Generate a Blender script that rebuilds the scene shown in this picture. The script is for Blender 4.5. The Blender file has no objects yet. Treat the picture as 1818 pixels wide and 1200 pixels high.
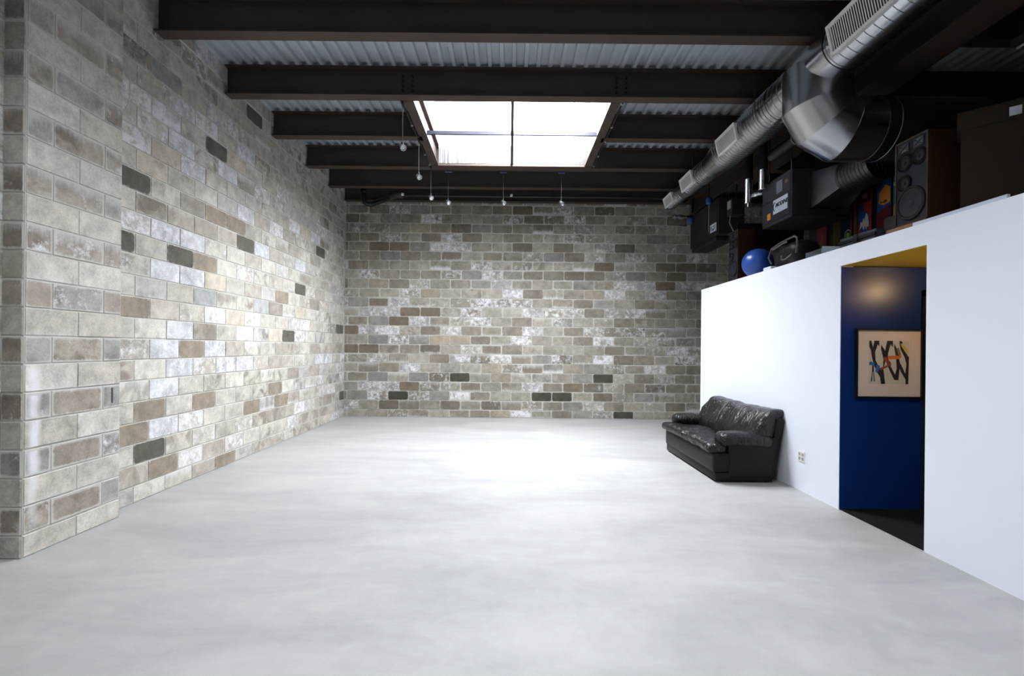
import bpy, bmesh, math, random
from mathutils import Vector, Matrix, noise
R = math.radians
S = bpy.context.scene
COL = S.collection
random.seed(7)

# ------------------------------------------------------------------ camera, sky, daylight, exposure
cam_d = bpy.data.cameras.new('camera')
cam = bpy.data.objects.new('camera', cam_d)
COL.objects.link(cam)
cam.location = (0, 0, 1.51)
cam.rotation_euler = (R(90), R(-0.55), 0)
cam_d.sensor_width = 36
cam_d.lens = 834 / 1818 * 36
cam_d.shift_x = 4 / 1818
cam_d.shift_y = 17 / 1818
cam_d.clip_start = 0.05
S.camera = cam

w = bpy.data.worlds.new('overcast_sky')
S.world = w
w.use_nodes = True
w.node_tree.nodes['Background'].inputs[0].default_value = (0.82, 0.9, 1.0, 1)
w.node_tree.nodes['Background'].inputs[1].default_value = 1.6


def area(name, loc, sx, sy, power, color=(1, 1, 1), rot=(0, 0, 0), spread=180):
    d = bpy.data.lights.new(name, 'AREA')
    d.shape = 'RECTANGLE'
    d.size, d.size_y = sx, sy
    d.energy = power
    d.color = color
    d.spread = R(spread)
    o = bpy.data.objects.new(name, d)
    COL.objects.link(o)
    o.location = loc
    o.rotation_euler = rot
    return o


# daylight through the roof window; the second, over the near half, is added fill
area('skylight_daylight', (0.5, 7.0, 5.78), 1.65, 2.1, 1390, (1.0, 0.99, 0.97))
area('added_rear_skylight_fill', (0.5, 1.05, 5.78), 1.65, 2.1, 520, (1.0, 0.99, 0.97))

vs = S.view_settings
vs.view_transform = 'Standard'
vs.look = 'None'
vs.exposure = 0.0
vs.gamma = 1.0
vs.use_curve_mapping = False
S.cycles.use_denoising = True
S.cycles.max_bounces = 10
S.cycles.diffuse_bounces = 6
S.cycles.transparent_max_bounces = 16
S.cycles.sample_clamp_indirect = 8


# ------------------------------------------------------------------ materials
def srgb(r, g, b):
    f = lambda c: c / 12.92 if c <= 0.04045 else ((c + 0.055) / 1.055) ** 2.4
    return (f(r / 255), f(g / 255), f(b / 255), 1)


def new_mat(name):
    m = bpy.data.materials.new(name)
    m.use_nodes = True
    nt = m.node_tree
    return m, nt, nt.nodes['Principled BSDF']


def nd(nt, typ, **k):
    n = nt.nodes.new(typ)
    for a, v in k.items():
        setattr(n, a, v)
    return n


def mth(nt, op, a, b=None, c=None, clamp=False):
    n = nd(nt, 'ShaderNodeMath', operation=op, use_clamp=clamp)
    for i, v in enumerate((a, b, c)):
        if v is None:
            continue
        if isinstance(v, (int, float)):
            n.inputs[i].default_value = v
        else:
            nt.links.new(v, n.inputs[i])
    return n.outputs[0]


def mixc(nt, fac, a, b, mode='MIX'):
    n = nd(nt, 'ShaderNodeMix', data_type='RGBA', blend_type=mode)
    for sock, v in ((n.inputs[0], fac), (n.inputs[6], a), (n.inputs[7], b)):
        if isinstance(v, (int, float)):
            sock.default_value = v
        elif isinstance(v, tuple):
            sock.default_value = v
        else:
            nt.links.new(v, sock)
    return n.outputs[2]


def tex_noise(nt, vec, scale, detail=4, rough=0.55, dist=0.0):
    n = nd(nt, 'ShaderNodeTexNoise')
    n.inputs['Scale'].default_value = scale
    n.inputs['Detail'].default_value = detail
    n.inputs['Roughness'].default_value = rough
    n.inputs['Distortion'].default_value = dist
    if vec is not None:
        nt.links.new(vec, n.inputs['Vector'])
    return n.outputs['Fac']


def objcoord(nt, scale=(1, 1, 1)):
    t = nd(nt, 'ShaderNodeTexCoord')
    mp = nd(nt, 'ShaderNodeMapping')
    mp.inputs['Scale'].default_value = scale
    nt.links.new(t.outputs['Object'], mp.inputs['Vector'])
    return mp.outputs[0]


def bump(nt, bsdf, h, strength=0.3, dist=0.01):
    b = nd(nt, 'ShaderNodeBump')
    b.inputs['Strength'].default_value = strength
    b.inputs['Distance'].default_value = dist
    nt.links.new(h, b.inputs['Height'])
    nt.links.new(b.outputs[0], bsdf.inputs['Normal'])


def simple(name, col, rough=0.5, metal=0.0, var=0.15, vscale=8, bmp=0.0, bscale=60, emit=None, estr=0, stretch=(1, 1, 1), spec=None):
    """plain paint / metal / plastic with slight procedural tone variation"""
    m, nt, b = new_mat(name)
    v = objcoord(nt, stretch)
    n = tex_noise(nt, v, vscale, 4)
    hi = tuple(min(1, c * (1 + var)) for c in col[:3]) + (1,)
    lo = tuple(c * (1 - var) for c in col[:3]) + (1,)
    nt.links.new(mixc(nt, n, lo, hi), b.inputs['Base Color'])
    b.inputs['Roughness'].default_value = rough
    b.inputs['Metallic'].default_value = metal
    if spec is not None:
        b.inputs['Specular IOR Level'].default_value = spec
    if bmp:
        bump(nt, b, tex_noise(nt, v, bscale, 3), bmp, 0.004)
    if emit:
        b.inputs['Emission Color'].default_value = emit
        b.inputs['Emission Strength'].default_value = estr
    return m


M = {}
M['black'] = simple('black_plastic', (0.012, 0.012, 0.014, 1), 0.45, spec=0.12)
M['black_pipe'] = simple('black_pipe', (0.012, 0.012, 0.013, 1), 0.3, 0.3)
M['cast_iron'] = simple('rusty_cast_iron', (0.045, 0.03, 0.022, 1), 0.6)
M['white_paint'] = simple('white_wall_paint', (0.75, 0.775, 0.845, 1), 0.6, var=0.015, vscale=2, bmp=0.05, bscale=140)
M['white_metal'] = simple('white_enamel', (0.74, 0.74, 0.74, 1), 0.4, var=0.03)
M['white_plastic'] = simple('white_plastic', (0.75, 0.74, 0.70, 1), 0.35, var=0.03)
M['slot_dark'] = simple('outlet_slots', (0.05, 0.05, 0.05, 1), 0.5)
M['blue_wall'] = simple('blue_gloss_wall_paint', srgb(10, 42, 100), 0.33, var=0.06, vscale=3, bmp=0.04, bscale=220)
M['mustard'] = simple('mustard_ceiling_paint', srgb(190, 150, 24), 0.45, var=0.05, vscale=4)
M['dark_carpet'] = simple('speckled_dark_carpet', (0.009, 0.0095, 0.011, 1), 0.95, spec=0.05, var=0.7, vscale=160, bmp=0.6, bscale=240)
M['loft_floor'] = simple('plywood', (0.12, 0.09, 0.06, 1), 0.7)
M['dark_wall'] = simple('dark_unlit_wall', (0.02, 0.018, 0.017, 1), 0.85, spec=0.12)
M['galv_dull'] = simple('dull_galvanised', (0.11, 0.115, 0.13, 1), 0.36, 0.95, var=0.3, vscale=7)
M['chrome'] = simple('polished_flue_steel', (0.7, 0.71, 0.74, 1), 0.22, 1.0, var=0.05)
M['steel'] = simple('brushed_steel', (0.5, 0.52, 0.55, 1), 0.3, 1.0)
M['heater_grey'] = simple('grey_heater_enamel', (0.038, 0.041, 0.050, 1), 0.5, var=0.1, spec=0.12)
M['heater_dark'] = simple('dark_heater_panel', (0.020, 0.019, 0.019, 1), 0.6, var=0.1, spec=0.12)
M['label_white'] = simple('label_white', (0.62, 0.68, 0.78, 1), 0.5, var=0.04)
M['label_ink'] = simple('label_ink', (0.01, 0.012, 0.03, 1), 0.5)
M['orange_sticker'] = simple('orange_sticker', (0.85, 0.26, 0.015, 1), 0.5)
M['cable_grey'] = simple('grey_cable', (0.2, 0.2, 0.21, 1), 0.5)
M['blue_cap'] = simple('blue_plastic', (0.012, 0.06, 0.22, 1), 0.35)
M['ball_blue'] = simple('blue_exercise_ball_vinyl', (0.014, 0.06, 0.30, 1), 0.3, var=0.08, vscale=3)
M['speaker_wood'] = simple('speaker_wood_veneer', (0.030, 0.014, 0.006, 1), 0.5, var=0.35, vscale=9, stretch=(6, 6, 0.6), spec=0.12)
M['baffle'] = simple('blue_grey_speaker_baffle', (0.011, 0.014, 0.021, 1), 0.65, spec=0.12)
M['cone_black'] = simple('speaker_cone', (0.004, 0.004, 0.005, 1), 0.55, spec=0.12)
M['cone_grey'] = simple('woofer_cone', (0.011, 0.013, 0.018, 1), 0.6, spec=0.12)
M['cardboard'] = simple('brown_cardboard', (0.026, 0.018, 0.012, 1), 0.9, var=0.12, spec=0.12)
M['tape'] = simple('shiny_packing_tape', (0.5, 0.5, 0.55, 1), 0.12, 0.6)
M['grey_plastic'] = simple('grey_plastic', (0.05, 0.058, 0.075, 1), 0.5, spec=0.12)
M['white_board'] = simple('painted_board', (0.5, 0.55, 0.66, 1), 0.5, var=0.1)
M['brown_board'] = simple('brown_board', (0.2, 0.1, 0.055, 1), 0.6, var=0.25, spec=0.12)
M['picture_frame'] = simple('black_picture_frame', (0.008, 0.008, 0.008, 1), 0.35)
M['mat_board'] = simple('cream_mat_board', (0.62, 0.53, 0.44, 1), 0.8, var=0.03, vscale=40)
M['print_paper'] = simple('print_paper', (0.52, 0.48, 0.38, 1), 0.8, var=0.06, vscale=30)
for k, c in dict(ink_black=(0.010, 0.010, 0.010), ink_blue=(0.03, 0.12, 0.38), ink_rust=(0.22, 0.045, 0.03), ink_orange=(0.55, 0.14, 0.03),
                 ink_yellow=(0.55, 0.4, 0.03), ink_olive=(0.2, 0.14, 0.04)).items():
    M[k] = simple(k, c + (1,), 0.7, var=0.08)
for k, c in dict(deck_red=(0.42, 0.03, 0.015), deck_blue=(0.02, 0.07, 0.28), deck_orange=(0.62, 0.24, 0.03), deck_white=(0.6, 0.6, 0.6), deck_navy=(0.012, 0.016, 0.05),
                 deck_green=(0.02, 0.16, 0.08), deck_lime=(0.22, 0.5, 0.06), deck_pale=(0.35, 0.5, 0.6), deck_maroon=(0.1, 0.012, 0.016), deck_olive=(0.07, 0.055, 0.02),
                 deck_pink=(0.6, 0.25, 0.24), deck_black=(0.01, 0.01, 0.012)).items():
    M[k] = simple(k, tuple(min(0.8, v * 1.25) for v in c) + (1,), 0.45, var=0.1, spec=0.2)


def mk_galv():
    m, nt, b = new_mat('galvanised_duct')
    n = tex_noise(nt, objcoord(nt, (1, 1, 1)), 3.5, 5)
    f = tex_noise(nt, objcoord(nt), 38, 3, 0.7)
    nt.links.new(mixc(nt, mth(nt, 'ADD', mth(nt, 'MULTIPLY', n, 0.75), mth(nt, 'MULTIPLY', f, 0.25)), (0.40, 0.42, 0.45, 1), (0.62, 0.64, 0.67, 1)), b.inputs['Base Color'])
    b.inputs['Metallic'].default_value = 1.0
    nt.links.new(mth(nt, 'ADD', mth(nt, 'MULTIPLY', n, 0.16), 0.16), b.inputs['Roughness'])
    return m


M['galv'] = mk_galv()


def mk_concrete():
    m, nt, b = new_mat('trowelled_concrete')
    v = objcoord(nt)
    v2 = objcoord(nt, (0.55, 1.7, 1))
    a = tex_noise(nt, v2, 1.1, 7, 0.62, 0.6)
    c = tex_noise(nt, v, 6.5, 6, 0.6, 0.4)
    d = tex_noise(nt, v, 55, 5, 0.65)
    f = mth(nt, 'ADD', mth(nt, 'MULTIPLY', a, 0.75), mth(nt, 'MULTIPLY', c, 0.3))
    r = nd(nt, 'ShaderNodeValToRGB')
    r.color_ramp.elements[0].position = 0.34
    r.color_ramp.elements[0].color = (0.25, 0.253, 0.252, 1)
    r.color_ramp.elements[1].position = 0.72
    r.color_ramp.elements[1].color = (0.375, 0.375, 0.367, 1)
    nt.links.new(f, r.inputs[0])
    spk = mth(nt, 'MULTIPLY', mth(nt, 'SUBTRACT', 0.33, d), 6, clamp=True)
    nt.links.new(mixc(nt, mth(nt, 'MULTIPLY', spk, 0.35), r.outputs[0], (0.2, 0.2, 0.19, 1)), b.inputs['Base Color'])
    nt.links.new(mth(nt, 'ADD', mth(nt, 'MULTIPLY', c, 0.25), 0.42), b.inputs['Roughness'])
    b.inputs['Specular IOR Level'].default_value = 0.4
    h = mth(nt, 'ADD', mth(nt, 'MULTIPLY', c, 0.7), mth(nt, 'MULTIPLY', d, 0.35))
    bump(nt, b, h, 0.28, 0.012)
    return m


M['concrete'] = mk_concrete()


def mk_block(name, stripe=False):
    """concrete block faces: per-block tone, stains, efflorescence, smeared mortar"""
    m, nt, b = new_mat(name)
    at = nd(nt, 'ShaderNodeAttribute', attribute_name='tint')
    ab = nd(nt, 'ShaderNodeAttribute', attribute_name='blk')
    ad = nd(nt, 'ShaderNodeAttribute', attribute_name='drip')
    sep = nd(nt, 'ShaderNodeSeparateColor')
    nt.links.new(ab.outputs['Color'], sep.inputs[0])
    seed, white, smear = sep.outputs
    mott = ab.outputs['Alpha']
    sd = nd(nt, 'ShaderNodeSeparateColor')
    nt.links.new(ad.outputs['Color'], sd.inputs[0])
    dtop, dbot, _ = sd.outputs
    uv = nd(nt, 'ShaderNodeUVMap')
    su = nd(nt, 'ShaderNodeSeparateXYZ')
    nt.links.new(uv.outputs[0], su.inputs[0])
    U, V = su.outputs[0], su.outputs[1]
    tc = nd(nt, 'ShaderNodeTexCoord')
    pos = tc.outputs['Object']
    off = nd(nt, 'ShaderNodeCombineXYZ')
    for i, k in enumerate((37.0, 11.0, 23.0)):
        nt.links.new(mth(nt, 'MULTIPLY', seed, k), off.inputs[i])
    va = nd(nt, 'ShaderNodeVectorMath', operation='ADD')
    nt.links.new(pos, va.inputs[0])
    nt.links.new(off.outputs[0], va.inputs[1])
    p = va.outputs[0]
    n1 = tex_noise(nt, p, 7, 6, 0.62)
    n2 = tex_noise(nt, p, 13, 9, 0.8)
    n3 = tex_noise(nt, pos, 70, 6, 0.75)
    n4 = tex_noise(nt, p, 4.2, 4, 0.6, 0.8)
    big = tex_noise(nt, pos, 0.9, 3)
    tone = mth(nt, 'ADD', mth(nt, 'ADD', mth(nt, 'MULTIPLY', n1, 1.25), mth(nt, 'MULTIPLY', big, 0.5)), mth(nt, 'ADD', mth(nt, 'ADD', mth(nt, 'MULTIPLY', n3, 0.9), mth(nt, 'MULTIPLY', n2, 0.9)), -0.78))
    tn = nd(nt, 'ShaderNodeCombineColor')
    for i in range(3):
        nt.links.new(tone, tn.inputs[i])
    base = mixc(nt, 1.0, at.outputs['Color'], tn.outputs[0], 'MULTIPLY')
    # brown mottling
    mm = mth(nt, 'MULTIPLY', mth(nt, 'MULTIPLY', mth(nt, 'SUBTRACT', n4, 0.47), 7, clamp=True), mott)
    base = mixc(nt, mth(nt, 'MULTIPLY', mm, 0.75), base, (0.13, 0.105, 0.083, 1))
    # efflorescence
    thr = mth(nt, 'SUBTRACT', 0.78, mth(nt, 'MULTIPLY', white, 0.42))
    wm = mth(nt, 'MULTIPLY', mth(nt, 'SUBTRACT', mth(nt, 'ADD', mth(nt, 'MULTIPLY', n2, 0.65), mth(nt, 'MULTIPLY', n4, 0.35)), thr), 9, clamp=True)
    # drips running down from the upper joint / rising from the lower one
    sv = nd(nt, 'ShaderNodeCombineXYZ')
    nt.links.new(mth(nt, 'MULTIPLY', U, 4.0), sv.inputs[0])
    nt.links.new(mth(nt, 'MULTIPLY', V, 0.35), sv.inputs[1])
    nt.links.new(mth(nt, 'MULTIPLY', seed, 91), sv.inputs[2])
    ns = mth(nt, 'SUBTRACT', tex_noise(nt, sv.outputs[0], 3.2, 5, 0.65), 0.5)
    t1 = mth(nt, 'ADD', mth(nt, 'SUBTRACT', V, mth(nt, 'SUBTRACT', 1.0, dtop)), mth(nt, 'MULTIPLY', ns, 0.8))
    t1 = mth(nt, 'MULTIPLY', mth(nt, 'MULTIPLY', t1, 1.1, clamp=True), mth(nt, 'MULTIPLY', dtop, 4, clamp=True))
    t2 = mth(nt, 'ADD', mth(nt, 'SUBTRACT', dbot, V), mth(nt, 'MULTIPLY', ns, 0.7))
    t2 = mth(nt, 'MULTIPLY', mth(nt, 'MULTIPLY', t2, 2.4, clamp=True), mth(nt, 'MULTIPLY', dbot, 4, clamp=True))
    wm = mth(nt, 'MAXIMUM', wm, mth(nt, 'MAXIMUM', t1, t2))
    wm = mth(nt, 'MULTIPLY', wm, mth(nt, 'ADD', 0.45, mth(nt, 'MULTIPLY', n2, 0.75)), clamp=True)
    if stripe:   # long white run-off stain down the pillar beside its near corner
        sp = nd(nt, 'ShaderNodeSeparateXYZ')
        nt.links.new(pos, sp.inputs[0])
        wob = tex_noise(nt, pos, 3.0, 3)
        yy = mth(nt, 'ABSOLUTE', mth(nt, 'SUBTRACT', sp.outputs[1], mth(nt, 'ADD', 3.315, mth(nt, 'MULTIPLY', wob, 0.08))))
        wid = mth(nt, 'MULTIPLY', mth(nt, 'SUBTRACT', 0.052, yy), 26, clamp=True)
        zf = mth(nt, 'MULTIPLY', mth(nt, 'SUBTRACT', 1.36, sp.outputs[2]), 14, clamp=True)
        zg = mth(nt, 'MULTIPLY', sp.outputs[2], 1.5, clamp=True)
        st = mth(nt, 'MULTIPLY', mth(nt, 'MULTIPLY', wid, zf), mth(nt, 'MULTIPLY', zg, mth(nt, 'ADD', 0.35, mth(nt, 'MULTIPLY', n1, 0.9))))
        wm = mth(nt, 'MAXIMUM', wm, st)
    col = mixc(nt, wm, base, (0.70, 0.70, 0.73, 1))
    # mortar smeared over the edges
    du = mth(nt, 'MULTIPLY', mth(nt, 'MINIMUM', U, mth(nt, 'SUBTRACT', 1.0, U)), 0.42)
    dv = mth(nt, 'MULTIPLY', mth(nt, 'MINIMUM', V, mth(nt, 'SUBTRACT', 1.0, V)), 0.20)
    # rounded corner distance
    q = 0.045
    qx = mth(nt, 'MAXIMUM', mth(nt, 'SUBTRACT', q, du), 0)
    qy = mth(nt, 'MAXIMUM', mth(nt, 'SUBTRACT', q, dv), 0)
    dd = mth(nt, 'SUBTRACT', q, mth(nt, 'SQRT', mth(nt, 'ADD', mth(nt, 'MULTIPLY', qx, qx), mth(nt, 'MULTIPLY', qy, qy))))
    sm = mth(nt, 'ADD', mth(nt, 'SUBTRACT', mth(nt, 'MULTIPLY', smear, 0.030), dd), mth(nt, 'MULTIPLY', mth(nt, 'SUBTRACT', n2, 0.5), 0.05))
    sm = mth(nt, 'MULTIPLY', sm, 70, clamp=True)
    col = mixc(nt, mth(nt, 'MULTIPLY', sm, 0.85), col, (0.48, 0.465, 0.43, 1))
    nt.links.new(col, b.inputs['Base Color'])
    b.inputs['Roughness'].default_value = 0.9
    b.inputs['Specular IOR Level'].default_value = 0.2
    h = mth(nt, 'ADD', mth(nt, 'MULTIPLY', n3, 0.6), mth(nt, 'ADD', mth(nt, 'MULTIPLY', n2, 0.5), mth(nt, 'MULTIPLY', sm, 0.25)))
    bump(nt, b, h, 0.35, 0.008)
    return m


M['block'] = mk_block('concrete_block')
M['block_pillar'] = mk_block('concrete_block_pillar', True)
M['mortar'] = simple('mortar', (0.48, 0.465, 0.43, 1), 0.95, var=0.15, vscale=12, bmp=0.3, bscale=90)


def mk_beam():
    m, nt, b = new_mat('mill_scale_steel')
    v = objcoord(nt)
    vx = objcoord(nt, (0.5, 3, 3))
    vz = objcoord(nt, (9, 9, 0.25))
    n = tex_noise(nt, v, 2.2, 6, 0.65)
    st = tex_noise(nt, vx, 9, 6, 0.7)
    dr = tex_noise(nt, vz, 1.6, 4, 0.65)
    sp = nd(nt, 'ShaderNodeSeparateXYZ')
    tc = nd(nt, 'ShaderNodeTexCoord')
    nt.links.new(tc.outputs['Object'], sp.inputs[0])
    # rust gathers along the two flanges (object z 0 = bottom, 0.36 = top)
    ez = mth(nt, 'ABSOLUTE', mth(nt, 'SUBTRACT', sp.outputs[2], 0.18))
    edge = mth(nt, 'MULTIPLY', mth(nt, 'SUBTRACT', ez, 0.105), 13, clamp=True)
    rust = mth(nt, 'MULTIPLY', mth(nt, 'SUBTRACT', mth(nt, 'ADD', st, mth(nt, 'MULTIPLY', edge, 0.12)), 0.52), 4, clamp=True)
    drip = mth(nt, 'MULTIPLY', mth(nt, 'SUBTRACT', dr, 0.66), 7, clamp=True)
    base = mixc(nt, n, (0.030, 0.023, 0.019, 1), (0.064, 0.050, 0.042, 1))
    base = mixc(nt, mth(nt, 'MULTIPLY', rust, 0.75), base, (0.075, 0.034, 0.015, 1))
    base = mixc(nt, mth(nt, 'MULTIPLY', drip, 0.7), base, (0.13, 0.055, 0.018, 1))
    nt.links.new(base, b.inputs['Base Color'])
    b.inputs['Roughness'].default_value = 0.55
    b.inputs['Metallic'].default_value = 0.25
    bump(nt, b, st, 0.15, 0.004)
    return m


M['beam'] = mk_beam()
M['bolt'] = simple('dark_bolts', (0.010, 0.010, 0.011, 1), 0.5, 0.4)


def mk_deck():
    m, nt, b = new_mat('galvanised_roof_deck')
    v = objcoord(nt, (5, 0.4, 1))
    n = tex_noise(nt, v, 2.0, 5, 0.6)
    n2 = tex_noise(nt, objcoord(nt, (14, 1.2, 1)), 3, 3)
    f = mth(nt, 'ADD', mth(nt, 'MULTIPLY', n, 0.6), mth(nt, 'MULTIPLY', n2, 0.4))
    nt.links.new(mixc(nt, f, (0.34, 0.38, 0.42, 1), (0.60, 0.65, 0.69, 1)), b.inputs['Base Color'])
    b.inputs['Metallic'].default_value = 0.3
    b.inputs['Roughness'].default_value = 0.42
    return m


M['deck'] = mk_deck()


def mk_clear(name, alpha, tint):
    m, nt, b = new_mat(name)
    out = nt.nodes['Material Output']
    tr = nd(nt, 'ShaderNodeBsdfTransparent')
    tr.inputs[0].default_value = tint
    tl = nd(nt, 'ShaderNodeBsdfTranslucent')
    tl.inputs[0].default_value = (0.85, 0.88, 0.92, 1)
    gl = nd(nt, 'ShaderNodeBsdfGlossy')
    gl.inputs[1].default_value = 0.1
    n = tex_noise(nt, objcoord(nt), 4, 3)
    mx = nd(nt, 'ShaderNodeMixShader')
    nt.links.new(mth(nt, 'ADD', alpha - 0.05, mth(nt, 'MULTIPLY', n, 0.1)), mx.inputs[0])
    nt.links.new(tr.outputs[0], mx.inputs[1])
    nt.links.new(tl.outputs[0], mx.inputs[2])
    m2 = nd(nt, 'ShaderNodeMixShader')
    m2.inputs[0].default_value = 0.04
    nt.links.new(mx.outputs[0], m2.inputs[1])
    nt.links.new(gl.outputs[0], m2.inputs[2])
    nt.links.new(m2.outputs[0], out.inputs[0])
    return m


M['pane'] = mk_clear('skylight_glazing', 0.12, (0.95, 0.97, 1, 1))
M['poly'] = mk_clear('corrugated_clear_plastic', 0.6, (0.9, 0.92, 0.95, 1))
M['clear'] = mk_clear('thin_clear_plastic', 0.35, (0.8, 0.85, 0.9, 1))


def mk_leather():
    m, nt, b = new_mat('black_leather')
    v = objcoord(nt)
    n = tex_noise(nt, v, 9, 5, 0.6, 1.2)
    f = tex_noise(nt, v, 260, 2)
    b.inputs['Base Color'].default_value = (0.006, 0.006, 0.007, 1)
    nt.links.new(mixc(nt, n, (0.004, 0.004, 0.005, 1), (0.009, 0.009, 0.011, 1)), b.inputs['Base Color'])
    nt.links.new(mth(nt, 'ADD', mth(nt, 'MULTIPLY', n, 0.16), 0.15), b.inputs['Roughness'])
    cr = tex_noise(nt, objcoord(nt, (2.2, 3.6, 1.1)), 5.0, 3, 0.5, 1.3)
    b.inputs['Specular IOR Level'].default_value = 0.42
    h = mth(nt, 'ADD', mth(nt, 'MULTIPLY', n, 0.8), mth(nt, 'ADD', mth(nt, 'MULTIPLY', f, 0.05), mth(nt, 'MULTIPLY', cr, 1.5)))
    bump(nt, b, h, 0.6, 0.028)
    return m


M['leather'] = mk_leather()
M['leather_matte'] = simple('black_leather_side', (0.007, 0.007, 0.008, 1), 0.42, spec=0.18, var=0.2, bmp=0.15, bscale=150)
M['bag'] = simple('black_nylon', (0.011, 0.011, 0.014, 1), 0.4, bmp=0.2, bscale=90, spec=0.12)
M['bag_trim'] = simple('grey_nylon_trim', (0.085, 0.078, 0.085, 1), 0.35)


# ------------------------------------------------------------------ mesh helpers
class MB:
    def __init__(self):
        self.bm = bmesh.new()

    def box(self, lo, hi, bev=0.0, rot=None, seg=1):
        lo, hi = Vector(lo), Vector(hi)
        c = (lo + hi) / 2
        d = hi - lo
        g = bmesh.ops.create_cube(self.bm, size=1)
        vs_ = g['verts']
        for v in vs_:
            v.co = Vector((v.co.x * d.x, v.co.y * d.y, v.co.z * d.z))
        if bev:
            es = list({e for v in vs_ for e in v.link_edges})
            r = bmesh.ops.bevel(self.bm, geom=es, offset=bev, segments=seg, affect='EDGES', profile=0.5)
            vs_ = list({v for f in r['faces'] for v in f.verts} | {v for v in vs_ if v.is_valid})
        mt = Matrix.Translation(c)
        if rot is not None:
            mt = mt @ rot.to_4x4()
        for v in vs_:
            v.co = mt @ v.co
        return self

    def cyl(self, a, b, r, r2=None, n=20, caps=True):
        a, b = Vector(a), Vector(b)
        self.lathe(a, b - a, [(0, r), ((b - a).length, r if r2 is None else r2)], n, caps)
        return self

    def lathe(self, o, axis, prof, n=24, caps=True, helix=0.0, ref=None):
        """prof: list of (distance along axis, radius)"""
        o = Vector(o)
        z = Vector(axis).normalized()
        x = z.orthogonal().normalized() if ref is None else Vector(ref)
        y = z.cross(x)
        rings = []
        for t, r in prof:
            ring = []
            for i in range(n):
                a = 2 * math.pi * i / n
                ring.append(self.bm.verts.new(o + z * t + (x * math.cos(a) + y * math.sin(a)) * r))
            rings.append(ring)
        for p, q in zip(rings, rings[1:]):
            for i in range(n):
                self.bm.faces.new((p[i], p[(i + 1) % n], q[(i + 1) % n], q[i]))
        if caps:
            if prof[0][1] > 1e-5:
                self.bm.faces.new(rings[0][::-1])
            if prof[-1][1] > 1e-5:
                self.bm.faces.new(rings[-1])
        return self

    def tube(self, pts, r, n=10, caps=True):
        pts = [Vector(p) for p in pts]
        rings = []
        x = None
        for i, p in enumerate(pts):
            d = (pts[min(i + 1, len(pts) - 1)] - pts[max(i - 1, 0)]).normalized()
            if x is None:
                x = d.orthogonal().normalized()
            x = (x - d * x.dot(d)).normalized()
            y = d.cross(x)
            rr = r(i) if callable(r) else r
            rings.append([self.bm.verts.new(p + (x * math.cos(2 * math.pi * k / n) + y * math.sin(2 * math.pi * k / n)) * rr) for k in range(n)])
        for p, q in zip(rings, rings[1:]):
            for i in range(n):
                self.bm.faces.new((p[i], p[(i + 1) % n], q[(i + 1) % n], q[i]))
        if caps:
            self.bm.faces.new(rings[0][::-1])
            self.bm.faces.new(rings[-1])
        return self

    def prism(self, poly, ext):
        """poly: 3D points of a planar outline; ext: extrusion vector"""
        ext = Vector(ext)
        a = [self.bm.verts.new(Vector(p)) for p in poly]
        b = [self.bm.verts.new(Vector(p) + ext) for p in poly]
        n = len(a)
        self.bm.faces.new(a[::-1])
        self.bm.faces.new(b)
        for i in range(n):
            self.bm.faces.new((a[i], a[(i + 1) % n], b[(i + 1) % n], b[i]))
        return self

    def soft(self, lo, hi, r, puff=(0, 0, 0), n=14, fn=None):
        """rounded, slightly inflated cushion"""
        lo, hi = Vector(lo), Vector(hi)
        c = (lo + hi) / 2
        h = (hi - lo) / 2
        r = min(r, h.x, h.y, h.z)
        new = []
        cnt = [max(6, min(60, int(2 * h[i] / 0.03))) for i in range(3)]
        faces = []
        for ax in range(3):
            u, v = (ax + 1) % 3, (ax + 2) % 3
            for s in (-1, 1):
                grid = []
                for i in range(cnt[u] + 1):
                    row = []
                    for j in range(cnt[v] + 1):
                        p = Vector((0, 0, 0))
                        p[ax] = s * h[ax]
                        a = -math.cos(math.pi * i / cnt[u]) * 0.35 + (2 * i / cnt[u] - 1) * 0.65
                        b_ = -math.cos(math.pi * j / cnt[v]) * 0.35 + (2 * j / cnt[v] - 1) * 0.65
                        p[u] = a * h[u]
                        p[v] = b_ * h[v]
                        inner = Vector([max(-(h[k] - r), min(h[k] - r, p[k])) for k in range(3)])
                        d = p - inner
                        q = inner + (d.normalized() * r if d.length > 1e-9 else d)
                        nn = Vector([p[k] / h[k] for k in range(3)])
                        for k in range(3):
                            if puff[k]:
                                o1, o2 = (k + 1) % 3, (k + 2) % 3
                                q[k] += puff[k] * nn[k] * max(0, 1 - nn[o1] ** 2) * max(0, 1 - nn[o2] ** 2)
                        q += c
                        if fn:
                            q = fn(q, nn)
                        row.append(self.bm.verts.new(q))
                    grid.append(row)
                for i in range(cnt[u]):
                    for j in range(cnt[v]):
                        f = (grid[i][j], grid[i + 1][j], grid[i + 1][j + 1], grid[i][j + 1])
                        self.bm.faces.new(f if s > 0 else f[::-1])
        bmesh.ops.remove_doubles(self.bm, verts=self.bm.verts, dist=1e-4)
        return self

    def build(self, name, mat, parent=None, smooth=False, origin=None, angle=35):
        bm = self.bm
        bmesh.ops.recalc_face_normals(bm, faces=bm.faces)
        me = bpy.data.meshes.new(name)
        if origin is None:
            xs = [v.co for v in bm.verts]
            mn = Vector([min(p[i] for p in xs) for i in range(3)])
            mx = Vector([max(p[i] for p in xs) for i in range(3)])
            origin = Vector(((mn.x + mx.x) / 2, (mn.y + mx.y) / 2, mn.z))
        else:
            origin = Vector(origin)
        for v in bm.verts:
            v.co -= origin
        bm.to_mesh(me)
        bm.free()
        if smooth:
            for p in me.polygons:
                p.use_smooth = True
            me.set_sharp_from_angle(angle=R(angle))
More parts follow.
